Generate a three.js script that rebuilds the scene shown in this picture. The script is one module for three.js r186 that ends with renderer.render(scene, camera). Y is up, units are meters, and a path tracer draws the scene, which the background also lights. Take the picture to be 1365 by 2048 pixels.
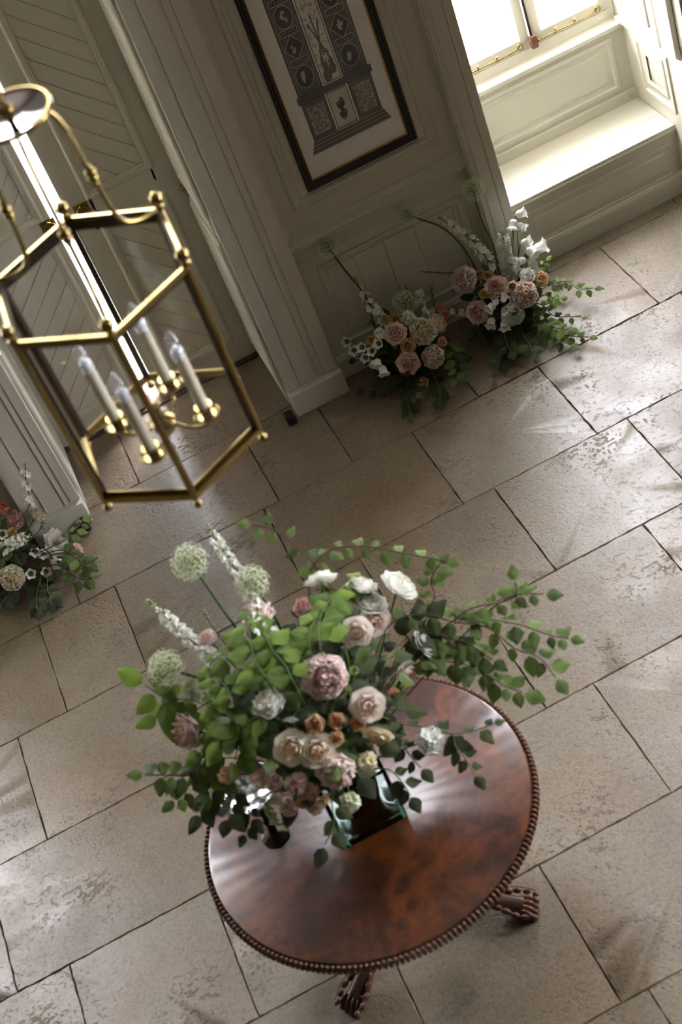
import * as THREE from 'three';
import { RoundedBoxGeometry } from 'three/addons/geometries/RoundedBoxGeometry.js';
import { RectAreaLightUniformsLib } from 'three/addons/lights/RectAreaLightUniformsLib.js';
import { mergeGeometries, toCreasedNormals } from 'three/addons/utils/BufferGeometryUtils.js';

// ------------------------------------------------------------------ camera, sky, exposure
const scene = new THREE.Scene();
const camera = new THREE.PerspectiveCamera(35.54, 1365 / 2048, 0.1, 200);
camera.position.set(0, 4.7, 6.298);
camera.rotation.order = 'YXZ';
camera.rotation.set(-0.71496, -0.09029, -0.41425);
camera.focus = 7.0;
camera.userData.fStop = 2.3;
scene.add(camera);
scene.background = new THREE.Color(0.95, 0.965, 1.07);   // even bright overcast
scene.backgroundIntensity = 0.62;
scene.environmentIntensity = 0.62;
// daylight of the windows: the sky above plus an added soft area light as large as each opening, just outside its glass
RectAreaLightUniformsLib.init();
{ // unseen light outside the front door, angled through its gap to brighten the floor
  const l = new THREE.RectAreaLight(new THREE.Color(0.97, 0.965, 1.02), 2.3, 0.9, 2.6); l.name = 'unseen_door_light'; l.position.set(0.75, 1.7, -1.35); l.lookAt(-0.03, 1.2, -0.5); scene.add(l);
}
for (const [x, y, w, h] of [[2.365, 2.6, 0.9, 3.4], [-2.365, 2.6, 0.9, 3.4], [0.175, 5.12, 1.5, 2.1], [4.45, 2.5, 1.2, 2.7]]) {  // last one stands outside the unseen side window, placed to light the table
  const l = new THREE.RectAreaLight(new THREE.Color(0.96, 0.965, 1.05), 0.42, w, h); l.name = 'window_area_light'; if (x < 4) { l.position.set(x, y, -0.64); l.lookAt(x, y, 5); } else { l.position.set(x, y, 3.85); l.lookAt(0, y, 3.85); } scene.add(l);
}
const renderer = new THREE.WebGLRenderer({ antialias: true });
renderer.toneMapping = THREE.LinearToneMapping;
renderer.toneMappingExposure = 39;
renderer.shadowMap.enabled = true;

// ------------------------------------------------------------------ helpers
let seed = 7;
const rnd = () => { seed = (seed * 1664525 + 1013904223) >>> 0; return seed / 4294967296; };
const rr = (a, b) => a + (b - a) * rnd();
const V = (x, y, z) => new THREE.Vector3(x, y, z);
const names = {};
function numbered(n) { const k = (names[n] = (names[n] ?? -1) + 1); return k ? `${n}_${String(k).padStart(3, '0')}` : n; }
function mesh(name, geo, mat, parent, matrix) {
  const m = new THREE.Mesh(geo, mat); m.name = numbered(name); m.castShadow = m.receiveShadow = true;
  if (matrix) m.applyMatrix4(matrix);
  (parent ?? scene).add(m); return m;
}
function thing(name, label, category, pos = [0, 0, 0], group) {
  const g = new THREE.Group(); g.name = numbered(name); g.position.set(...pos);
  g.userData = { label, category }; if (group) g.userData.group = group;
  scene.add(g); return g;
}
function struct(name, geo, mat, parent) {
  const m = geo ? mesh(name, geo, mat, parent) : new THREE.Group();
  if (!geo) { m.name = numbered(name); (parent ?? scene).add(m); }
  if (!parent) m.userData.kind = 'structure';
  return m;
}
const T = (x, y, z) => new THREE.Matrix4().makeTranslation(x, y, z);
const mul = (...ms) => ms.reduce((a, b) => a.clone().multiply(b), new THREE.Matrix4());
const RX = (a) => new THREE.Matrix4().makeRotationX(a), RY = (a) => new THREE.Matrix4().makeRotationY(a), RZ = (a) => new THREE.Matrix4().makeRotationZ(a);
const SC = (x, y = x, z = x) => new THREE.Matrix4().makeScale(x, y, z);
const clean = (g) => { const h = g.index ? g.toNonIndexed() : g; for (const k of Object.keys(h.attributes)) if (!['position', 'normal', 'uv'].includes(k)) h.deleteAttribute(k);
  if (!h.attributes.uv) h.setAttribute('uv', new THREE.BufferAttribute(new Float32Array(h.attributes.position.count * 2), 2)); return h; };
const merge = (l) => mergeGeometries(l.map(clean));
const box = (x0, x1, y0, y1, z0, z1) => boxUV(new THREE.BoxGeometry(x1 - x0, y1 - y0, z1 - z0).translate((x0 + x1) / 2, (y0 + y1) / 2, (z0 + z1) / 2));
function boxUV(g) {      // uv in metres by the face's main direction
  g = g.index ? g.toNonIndexed() : g; g.computeVertexNormals();
  const p = g.attributes.position, n = g.attributes.normal, u = new Float32Array(p.count * 2);
  for (let i = 0; i < p.count; i++) {
    const ax = Math.abs(n.getX(i)), ay = Math.abs(n.getY(i)), az = Math.abs(n.getZ(i));
    const [a, b] = ay >= ax && ay >= az ? [p.getX(i), p.getZ(i)] : ax >= az ? [p.getZ(i), p.getY(i)] : [p.getX(i), p.getY(i)];
    u[2 * i] = a; u[2 * i + 1] = b;
  }
  g.setAttribute('uv', new THREE.BufferAttribute(u, 2)); return g;
}
const rbox = (x0, x1, y0, y1, z0, z1, r = 0.004) => boxUV(new RoundedBoxGeometry(x1 - x0, y1 - y0, z1 - z0, 2, Math.min(r, (x1 - x0) / 2.1, (y1 - y0) / 2.1, (z1 - z0) / 2.1)).translate((x0 + x1) / 2, (y0 + y1) / 2, (z0 + z1) / 2));
function quads(list) {   // list of 4-corner quads
  const pos = [];
  for (const [a, b, c, d] of list) for (const v of [a, b, c, a, c, d]) pos.push(...v);
  const g = new THREE.BufferGeometry(); g.setAttribute('position', new THREE.BufferAttribute(new Float32Array(pos), 3));
  return boxUV(g);
}
// a moulding of the given profile [inset, height] run with mitres round a rectangle in the plane z = z0 facing +z
function mould(x0, x1, y0, y1, z0, profile) {
  const q = [], R = ([i, h]) => [[x0 + i, y0 + i, z0 + h], [x1 - i, y0 + i, z0 + h], [x1 - i, y1 - i, z0 + h], [x0 + i, y1 - i, z0 + h]];
  for (let k = 0; k + 1 < profile.length; k++) { const a = R(profile[k]), b = R(profile[k + 1]); for (let s = 0; s < 4; s++) q.push([a[s], a[(s + 1) % 4], b[(s + 1) % 4], b[s]]); }
  return quads(q);
}
// a profile of [z, y] points run straight along x
function run(x0, x1, profile, closed = true) {
  const q = [], n = profile.length;
  for (let k = 0; k < (closed ? n : n - 1); k++) { const [z, y] = profile[k], [z2, y2] = profile[(k + 1) % n]; q.push([[x0, y, z], [x0, y2, z2], [x1, y2, z2], [x1, y, z]]); }
  const g = [quads(q)];
  for (const [x, s] of [[x0, -1], [x1, 1]]) { const sh = new THREE.Shape(profile.map(([z, y]) => new THREE.Vector2(z, y))); g.push(boxUV(new THREE.ShapeGeometry(sh).rotateY(-Math.PI / 2).scale(1, 1, 1).translate(x, 0, 0))); }
  return merge(g);
}
function tube(pts, r, seg = 12, rad = 6, closed = false) { return new THREE.TubeGeometry(new THREE.CatmullRomCurve3(pts, closed), seg, r, rad, closed); }
function rod(a, b, r, n = 8) { const d = b.clone().sub(a); return new THREE.CylinderGeometry(r, r, d.length(), n).applyQuaternion(new THREE.Quaternion().setFromUnitVectors(V(0, 1, 0), d.clone().normalize())).translate((a.x + b.x) / 2, (a.y + b.y) / 2, (a.z + b.z) / 2); }
function taper(pts, r0, r1) { const g = new THREE.TubeGeometry(new THREE.CatmullRomCurve3(pts), 24, 1, 12), c = new THREE.CatmullRomCurve3(pts), p = g.attributes.position; for (let i = 0; i < p.count; i++) { const f = Math.floor(i / 13) / 24, o = c.getPointAt(f), r = r0 + (r1 - r0) * f; p.setXYZ(i, o.x + (p.getX(i) - o.x) * r, o.y + (p.getY(i) - o.y) * r, o.z + (p.getZ(i) - o.z) * r); } g.computeVertexNormals(); return g; }
function lathe(pts, n = 32) { return new THREE.LatheGeometry(pts.map(([r, y]) => new THREE.Vector2(r, y)), n); }

// ------------------------------------------------------------------ noise and textures
function grid(seed0) { const g = new Float32Array(65536); let s = seed0 >>> 0; for (let i = 0; i < 65536; i++) { s = (s * 1664525 + 1013904223) >>> 0; g[i] = s / 4294967296; } return g; }
const G1 = grid(11);
function vn(x, y, per, o) {
  const xi = Math.floor(x), yi = Math.floor(y), fx = x - xi, fy = y - yi, u = fx * fx * (3 - 2 * fx), w = fy * fy * (3 - 2 * fy);
  const m = (a) => ((a % per) + per) % per, h = (a, b) => G1[(m(a) * 157 + m(b) * 2311 + o * 7919) & 65535];
  const a = h(xi, yi), b = h(xi + 1, yi), c = h(xi, yi + 1), d = h(xi + 1, yi + 1);
  return a + (b - a) * u + (c - a) * w + (a - b - c + d) * u * w;
}
function fbm(u, v, per, oct, o, gain = 0.5) { let s = 0, a = 1, t = 0; for (let k = 0; k < oct; k++) { s += a * vn(u * per, v * per, per, o + k); t += a; a *= gain; per *= 2; } return s / t; }
function tex(n, f, srgb, rep = 1) {
  const d = new Uint8Array(n * n * 4);
  for (let y = 0; y < n; y++) for (let x = 0; x < n; x++) { const c = f(x / n, y / n), i = 4 * (y * n + x); d[i] = c[0]; d[i + 1] = c[1] ?? c[0]; d[i + 2] = c[2] ?? c[0]; d[i + 3] = 255; }
  const t = new THREE.DataTexture(d, n, n); t.wrapS = t.wrapT = THREE.RepeatWrapping; t.magFilter = THREE.LinearFilter; t.minFilter = THREE.LinearMipmapLinearFilter; t.generateMipmaps = true;
  if (srgb) t.colorSpace = THREE.SRGBColorSpace; t.repeat.set(rep, rep); t.needsUpdate = true; return t;
}
const cl = (x) => Math.max(0, Math.min(255, x)), ss = (a, b, x) => { x = Math.max(0, Math.min(1, (x - a) / (b - a))); return x * x * (3 - 2 * x); };
// limestone: cloudy tone, specks, pits, and worn crescents
const NS = 1024, wear = new Float32Array(NS * NS);
for (let k = 0; k < 26; k++) {
  const cx = rnd() * NS, cy = rnd() * NS, R = rr(10, 70), a0 = rnd() * 6.28, da = rr(0.7, 2.6), wd = rr(1.2, 3.2), el = rr(0.5, 1);
  for (let a = 0; a < da; a += 0.6 / R) for (let j = -3; j <= 3; j++) { const q = R + j + 2.5 * Math.sin(a * 7 + k) + rr(-1.2, 1.2), x = (cx + q * Math.cos(a0 + a)) & (NS - 1), y = (cy + el * q * Math.sin(a0 + a)) & (NS - 1); wear[y * NS + x] = Math.max(wear[y * NS + x], Math.exp(-j * j / wd) * (0.4 + 0.6 * rnd())); }
}
const pits = (u, v) => { const m = ss(0.42, 0.72, fbm(u, v, 5, 3, 40)); return ss(0.66 - 0.1 * m, 0.80 - 0.1 * m, fbm(u, v, 96, 2, 50)) * (0.35 + 0.65 * m); };
const wr = (u, v) => wear[(Math.floor(v * NS) & (NS - 1)) * NS + (Math.floor(u * NS) & (NS - 1))];
const stoneMap = tex(NS, (u, v) => {
  const c = fbm(u, v, 4, 5, 1), f = fbm(u, v, 160, 2, 20), s = ss(0.7, 0.82, fbm(u, v, 200, 1, 30)), p = pits(u, v), w = wr(u, v), st = ss(0.55, 0.75, fbm(u, v, 3, 4, 60));
  const k = 0.86 + 0.22 * (c - 0.5) + 0.16 * (f - 0.5) - 0.10 * s - 0.13 * p - 0.15 * w;
  return [cl(141 * k), cl((129 - 5 * st) * k), cl((107 - 8 * st) * k)];
}, true);
const stoneBump = tex(NS, (u, v) => [cl(255 * (0.62 + 0.34 * (fbm(u, v, 12, 4, 70) - 0.5) + 0.12 * (fbm(u, v, 128, 2, 20) - 0.5) - 0.42 * pits(u, v) - 0.34 * wr(u, v)))]);
const stoneRough = tex(512, (u, v) => [cl(255 * (0.42 + 0.25 * (fbm(u, v, 8, 4, 80) - 0.5) + 0.25 * pits(u, v)))]);
const burlMap = tex(1024, (u, v) => {
  const wx = fbm(u, v, 5, 4, 3) - 0.5, wy = fbm(u, v, 5, 4, 13) - 0.5, a = fbm(u + 0.5 * wx, v + 0.5 * wy, 7, 5, 23, 0.62), b = fbm(u + 0.2 * wy, v - 0.2 * wx, 40, 3, 33), e = ss(0.60, 0.72, fbm(u + 0.1 * wx, v + 0.1 * wy, 28, 2, 43));
  const k = 0.3 + 0.75 * ss(0.28, 0.75, a) + 0.5 * (b - 0.5) - 0.25 * e;
  return [cl(46 + 52 * k), cl(21 + 28 * k), cl(10 + 8 * k)];
}, true);
const grainMap = tex(256, (u, v) => { const g = fbm(u * 1, v, 4, 4, 5), s = vn(u * 64, v * 4, 64, 9), k = 0.8 + 0.3 * (g - 0.5) + 0.25 * (s - 0.5); return [cl(74 * k), cl(42 * k), cl(28 * k)]; }, true);
const paintBump = tex(256, (u, v) => [cl(255 * (0.5 + 0.5 * (fbm(u, v, 16, 4, 90) - 0.5)))], false, 2);
const paintTone = tex(512, (u, v) => { const k = 1 + 0.05 * (fbm(u, v, 5, 5, 95) - 0.5); return [cl(206 * k), cl(202 * k), cl(186 * k)]; }, true, 0.7);

// the framed print: an ornamental pilaster engraving (flat ink on paper)
function printTexture() {
  const W = 768, H = 1536, c = document.createElement('canvas'); c.width = W; c.height = H; const x = c.getContext('2d');
  x.fillStyle = '#e8e6e0'; x.fillRect(0, 0, W, H);
  const ink = '#1d1a18', mid = '#57524c', pale = '#b4b0a6';
  const hatch = (X, Y, w, h, st, col) => { x.strokeStyle = col; x.lineWidth = 1; for (let i = 0; i < w; i += st) { x.beginPath(); x.moveTo(X + i, Y); x.lineTo(X + i, Y + h); x.stroke(); } for (let j = 0; j < h; j += st) { x.beginPath(); x.moveTo(X, Y + j); x.lineTo(X + w, Y + j); x.stroke(); } };
  const figure = (X, Y, s, col) => { x.fillStyle = col; for (let i = 0; i < 7; i++) { x.beginPath(); x.ellipse(X + rr(-0.3, 0.3) * s, Y + rr(-0.5, 0.5) * s, s * rr(0.1, 0.22), s * rr(0.15, 0.35), rr(-0.7, 0.7), 0, 7); x.fill(); } };
  const leafy = (X, Y, s) => { x.strokeStyle = ink; x.lineWidth = 2.2; for (let i = 0; i < 3; i++) { x.beginPath(); x.arc(X + rr(-0.5, 0.5) * s, Y + rr(-0.5, 0.5) * s, s * rr(0.15, 0.4), rr(0, 6), rr(3, 9)); x.stroke(); } };
  const bottom = 1330;
  for (const [X, w] of [[112, 190], [466, 190]]) {             // two side strips with medallions
    x.fillStyle = mid; x.fillRect(X, 0, w, bottom - 270); hatch(X, 0, w, bottom - 270, 4, 'rgba(40,36,32,0.5)');
    x.strokeStyle = ink; x.lineWidth = 7; x.strokeRect(X + 2, -20, w - 4, bottom - 254);
    x.setLineDash([6, 6]); x.strokeStyle = pale; x.lineWidth = 5; for (const q of [14, w - 14]) { x.beginPath(); x.moveTo(X + q, 0); x.lineTo(X + q, bottom - 270); x.stroke(); } x.setLineDash([]);
    for (let k = 0, y = bottom - 370; y > -60; k++, y -= 175) {
      const cx = X + w / 2; x.fillStyle = ink; x.strokeStyle = pale; x.lineWidth = 5; x.beginPath();
      if ((k + (X > 300 ? 0 : 0)) % 2) { x.moveTo(cx, y - 72); x.lineTo(cx + 72, y); x.lineTo(cx, y + 72); x.lineTo(cx - 72, y); x.closePath(); } else x.arc(cx, y, 64, 0, 7);
      x.fill(); x.stroke(); figure(cx, y, 52, pale);
      x.fillStyle = ink; x.fillRect(X + 30, y - 108, w - 60, 34); x.strokeRect(X + 30, y - 108, w - 60, 34); for (let i = 0; i < 5; i++) figure(X + 50 + i * 22, y - 91, 12, pale);
    }
  }
  x.fillStyle = '#dcd9d0'; x.fillRect(312, 0, 146, bottom - 270); x.strokeStyle = ink; x.lineWidth = 5; x.strokeRect(318, -20, 134, bottom - 262);   // central strip of scrolls and instruments
  for (let y = 40; y < bottom - 300; y += 55) { leafy(385, y, 50); leafy(345, y + 20, 26); leafy(425, y + 20, 26); }
  for (const [a, b, c2, d] of [[345, 700, 425, 930], [425, 690, 350, 940], [380, 660, 390, 900]]) { x.strokeStyle = mid; x.lineWidth = 10; x.beginPath(); x.moveTo(a, b); x.lineTo(c2, d); x.stroke(); x.strokeStyle = ink; x.lineWidth = 3; x.stroke(); }
  x.fillStyle = mid; for (const [X, Y, s] of [[365, 1010, 1], [415, 985, 0.8]]) { x.beginPath(); x.ellipse(X, Y, 30 * s, 38 * s, 0.2, 0, 7); x.fill(); x.beginPath(); x.ellipse(X + 4, Y - 52 * s, 22 * s, 28 * s, 0.2, 0, 7); x.fill(); x.fillRect(X - 2, Y - 150 * s, 9 * s, 90 * s); x.strokeStyle = ink; x.lineWidth = 3; x.beginPath(); x.ellipse(X, Y, 30 * s, 38 * s, 0.2, 0, 7); x.stroke(); }
  x.fillStyle = mid; x.fillRect(96, bottom - 270, 580, 40); x.strokeStyle = ink; x.lineWidth = 4; x.strokeRect(96, bottom - 270, 580, 40);
  for (let i = 0; i < 26; i++) { x.beginPath(); x.moveTo(100 + i * 22, bottom - 236); x.lineTo(111 + i * 22, bottom - 262); x.lineTo(122 + i * 22, bottom - 236); x.stroke(); }
  for (const [X, w] of [[112, 180], [478, 180]]) {              // two stippled base panels
    x.fillStyle = mid; x.fillRect(X, bottom - 226, w, 226); x.fillStyle = pale; x.fillRect(X + 22, bottom - 200, w - 44, 176); x.strokeStyle = ink; x.lineWidth = 4; x.strokeRect(X, bottom - 226, w, 226); x.strokeRect(X + 22, bottom - 200, w - 44, 176);
    for (let i = 0; i < 900; i++) { x.strokeStyle = rnd() < 0.6 ? mid : ink; x.lineWidth = 1.4; const a = X + rr(26, w - 30), b = bottom - rr(30, 196); x.beginPath(); x.arc(a, b, rr(2, 5), rr(0, 6), rr(0, 6)); x.stroke(); }
  }
  x.fillStyle = '#c4bfb2'; x.fillRect(308, bottom - 222, 152, 216); x.strokeStyle = ink; x.lineWidth = 5; x.strokeRect(308, bottom - 222, 152, 216); figure(384, bottom - 110, 90, mid); figure(384, bottom - 100, 70, ink);
  for (let k = 0; k < 7; k++) { x.fillStyle = k % 2 ? mid : '#8d887e'; x.fillRect(104 - k * 6, bottom + k * 11, 564 + k * 12, 11); x.fillStyle = ink; x.fillRect(104 - k * 6, bottom + k * 11, 564 + k * 12, 2); }
  const t = new THREE.CanvasTexture(c); t.colorSpace = THREE.SRGBColorSpace; return t;
}

// ------------------------------------------------------------------ materials
const std = (o) => new THREE.MeshStandardMaterial(o), phy = (o) => new THREE.MeshPhysicalMaterial(o);
const M = {
  paint: std({ map: paintTone, roughness: 0.5, bumpMap: paintBump, bumpScale: 0.0006 }),
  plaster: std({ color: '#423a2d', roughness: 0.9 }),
  ceiling: std({ color: '#8f8779', roughness: 0.9 }),
  stone: ['#ffffff', '#f7f3ee', '#f2ebe4', '#fbf7f3', '#efe8e0'].map((c) => std({ color: c, map: stoneMap, bumpMap: stoneBump, bumpScale: 0.0028, roughness: 1, roughnessMap: stoneRough })),
  grout: std({ color: '#6d6355', roughness: 0.95 }),
  burl: phy({ map: burlMap, roughness: 0.34, clearcoat: 0.75, clearcoatRoughness: 0.2 }),
  wood: phy({ map: grainMap, roughness: 0.33, clearcoat: 0.3, clearcoatRoughness: 0.25 }),
  beadwood: std({ color: '#56331f', roughness: 0.28 }),
  brass: std({ color: '#9a8550', metalness: 1, roughness: 0.27 }),
  brassdark: std({ color: '#8a6d3a', metalness: 1, roughness: 0.38 }),
  bronze: std({ color: '#3b3126', metalness: 0.9, roughness: 0.4 }),
  mirror: std({ color: '#c9c4cc', metalness: 1, roughness: 0.08 }),
  silver: std({ color: '#d4d6d8', metalness: 1, roughness: 0.16 }),
  pane: phy({ color: '#ffffff', transmission: 1, thickness: 0, roughness: 0, ior: 1.5 }),
  vase: phy({ color: '#ffffff', transmission: 1, thickness: 0.02, roughness: 0.02, ior: 1.5, attenuationColor: new THREE.Color('#8f9c94'), attenuationDistance: 0.05 }),
  bulb: phy({ color: '#ffffff', transmission: 1, thickness: 0, roughness: 0.03, ior: 1.5 }),
  candle: std({ color: '#b9b49d', roughness: 0.55 }),
  bulb_white: std({ color: '#dfe4ea', metalness: 0.1, roughness: 0.15 }),
  frame: std({ color: '#120b08', roughness: 0.45 }),
  gilt: std({ color: '#b08a45', metalness: 0.7, roughness: 0.4 }),
  print: std({ map: printTexture(), roughness: 0.8 }),
  paper: std({ color: '#d8d3c7', roughness: 0.85 }),
  darkglass: std({ color: '#2a1a12', roughness: 0.25 }),
  iron: std({ color: '#2c2722', roughness: 0.5, metalness: 0.6 }),
  gravel: std({ color: '#c9c4ba', roughness: 1 }),
  terracotta: std({ color: '#6b4636', roughness: 0.8 }),
  bowl: std({ color: '#4a3323', roughness: 0.8 }),
  stem: std({ color: '#4d6129', roughness: 0.7 }),
  twig: std({ color: '#4a3a26', roughness: 0.8 }),
  calyx: std({ color: '#6f8a3e', roughness: 0.8 }),
  stamen: std({ color: '#d9b24a', roughness: 0.8 }),
};
const soft = (c, t = 0.34) => phy({ color: c, roughness: 1, transmission: t, thickness: 0, side: THREE.DoubleSide });
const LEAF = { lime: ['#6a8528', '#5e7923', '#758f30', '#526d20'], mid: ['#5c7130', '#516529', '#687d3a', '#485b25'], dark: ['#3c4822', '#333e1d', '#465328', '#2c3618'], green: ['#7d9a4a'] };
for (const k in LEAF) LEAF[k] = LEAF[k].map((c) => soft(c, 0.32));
const TONE = {   // outer petals, inner petals
  dusty: ['#f0d3c4', '#e0b29f'], mauve: ['#eccfc4', '#d9b0a4'], ivory: ['#fbf6e4', '#f5e8bd'], cream: ['#f8ecd2', '#f2dcb4'], blushcream: ['#f9eadb', '#f6dec8'],
  pink: ['#fcece6', '#f8dcd4'], pinkopen: ['#fbe9e4', '#f9dcc6'], white: ['#fbfaf3', '#f7f6e4'], blush: ['#fdf4ea', '#f8dec4'], apricot: ['#fdf6e6', '#f8d6a6'],
  blushpeony: ['#fceee4', '#f9e0d2'], dustypeony: ['#eecabf', '#e2ad9f'], tan: ['#e4c498', '#c89460'], yellow: ['#e2cc78', '#d3b052'], peach: ['#f1c29c', '#e8a275'], salmon: ['#f0ba9a', '#e69672'],
  creamtan: ['#f5ebce', '#c7995e'], peachlight: ['#f8e2c2', '#f3c898'], greenbud: ['#b4c270', '#98ac52'], pinkbud: ['#eecdc3', '#dfae9f'],
};
for (const k in TONE) { const m = new THREE.Color(TONE[k][0]).lerp(new THREE.Color(TONE[k][1]), 0.45); TONE[k] = [...TONE[k], m].map((c) => soft(c)); }
const FLORET = { white: ['#fafaf4'], dense: ['#fafaf4', '#f6f7ea'], slim: ['#f8f8e8', '#f1f3da'], sparse: ['#f9f9f0'], green: ['#bccd8c'], greenwhite: ['#eef2da', '#e0e8c4'], cream: ['#f6efd8', '#efe8c2'],
  snap: ['#f8e4dc', '#f0bdb8', '#f2efd2', '#f8e6dc'], snappink: ['#e8a5a4', '#f0bdb8', '#f0e4c8'], snappeach: ['#f0c49a', '#eaab92', '#f1dfb2'] };
for (const k in FLORET) FLORET[k] = FLORET[k].map((c) => soft(c));
M.allium = soft('#eaefd0'); M.alliumcore = std({ color: '#8a9c5c', roughness: 0.9 });

// ------------------------------------------------------------------ floor
const floor = struct('floor');
floor.userData.kind = 'structure';
{
  mesh('slab', box(-4.4, 4.4, -0.3, -0.022, -0.75, 9.8), M.grout, floor);
  const joints = [[-0.74, 0.035, [-2.1, -1.2, -0.278, 0.9, 2.0, 2.75]], [0.035, 0.64, [-3.2, -2.3, -1.52, -0.75, 0.272, 0.657, 1.32, 2.285, 3.1]], [0.64, 1.238, [-3.5, -2.6, -1.75, -0.961, -0.577, 0.19, 0.963, 1.633, 2.4, 3.3]], [1.238, 1.847, [-3.4, -2.9, -2.05, -1.196, -0.3, 0.45, 1.114, 1.78, 2.5, 3.4]],
    [1.847, 2.455, [-3.2, -2.2, -1.457, -0.5, 0.1, 0.762, 1.52, 2.2, 3.0]], [2.455, 3.05, [-3.3, -2.5, -1.9, -1.246, -0.664, 0.25, 0.963, 1.62, 2.5, 3.2]], [3.05, 3.656, [-3.0, -2.2, -1.5, -0.9, -0.166, 0.43, 1.2, 1.9, 2.8]]];
  for (let z = 3.656, k = 0; z < 9.6; z += 0.605, k++) { const xs = []; for (let x = -4.2 + rr(0.3, 0.9); x < 4.1; x += rr(0.6, 1.05)) xs.push(x); joints.push([z, z + 0.605, xs]); }
  const sk = -0.0098;           // the paving runs a touch out of square with the wall
  function tile(x0, x1, z0, z1, detail) {
    const g = 0.0011, st = detail ? 0.03 : 0.3, ring = [], cx = (x0 + x1) / 2, cz = (z0 + z1) / 2, h = rr(-0.0015, 0.0015), ou = rnd() * 3, ov = rnd() * 3;
    const edge = (ax, az, bx, bz) => { const n = Math.max(1, Math.round(Math.hypot(bx - ax, bz - az) / st)); for (let i = 0; i < n; i++) { const t = i / n; ring.push([ax + (bx - ax) * t, az + (bz - az) * t]); } };
    edge(x0 + g, z0 + g, x0 + g, z1 - g); edge(x0 + g, z1 - g, x1 - g, z1 - g); edge(x1 - g, z1 - g, x1 - g, z0 + g); edge(x1 - g, z0 + g, x0 + g, z0 + g);
    const n = ring.length, pos = [], uv = [], idx = [], out = ring.map(() => detail ? rr(-0.0024, 0.0016) : 0), ch = ring.map(() => 0.0015 + (detail ? (rnd() < 0.1 ? rr(0.002, 0.006) : rr(0, 0.002)) : 0));
    const put = (k, d, y) => { let [x, z] = ring[k]; const dx = x - cx, dz = z - cz; x += -Math.sign(dx) * d * (Math.abs(Math.abs(dx) - (x1 - x0) / 2 + g) < 1e-4 ? 1 : 0); z += -Math.sign(dz) * d * (Math.abs(Math.abs(dz) - (z1 - z0) / 2 + g) < 1e-4 ? 1 : 0); pos.push(x, y, z + sk * x); uv.push((x + ou) / 1.15, (z + ov) / 1.15); };
    for (let k = 0; k < n; k++) put(k, -out[k] + ch[k], h);
    for (let k = 0; k < n; k++) put(k, -out[k] + ch[k] * 0.25, h - 0.0025);
    for (let k = 0; k < n; k++) put(k, 0, -0.022);
    pos.push(cx, h, cz + sk * cx); uv.push((cx + ou) / 1.15, (cz + ov) / 1.15);
    for (let k = 0; k < n; k++) { const j = (k + 1) % n; idx.push(3 * n, k, j); for (const o of [0, n]) idx.push(o + k, o + n + k, o + j, o + j, o + n + k, o + n + j); }
    const G = new THREE.BufferGeometry(); G.setAttribute('position', new THREE.Float32BufferAttribute(pos, 3)); G.setAttribute('uv', new THREE.Float32BufferAttribute(uv, 2)); G.setIndex(idx);
    return toCreasedNormals(G, 0.5);
  }
  for (const [z0, z1, xs] of joints) { const e = [-4.4, ...xs, 4.4]; for (let k = 0; k + 1 < e.length; k++) mesh('stone_tile', tile(e[k], e[k + 1], z0, z1, z1 < 4.3 && e[k] < 3.2 && e[k + 1] > -2.4), M.stone[Math.floor(rnd() * 5)], floor); }
}

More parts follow.
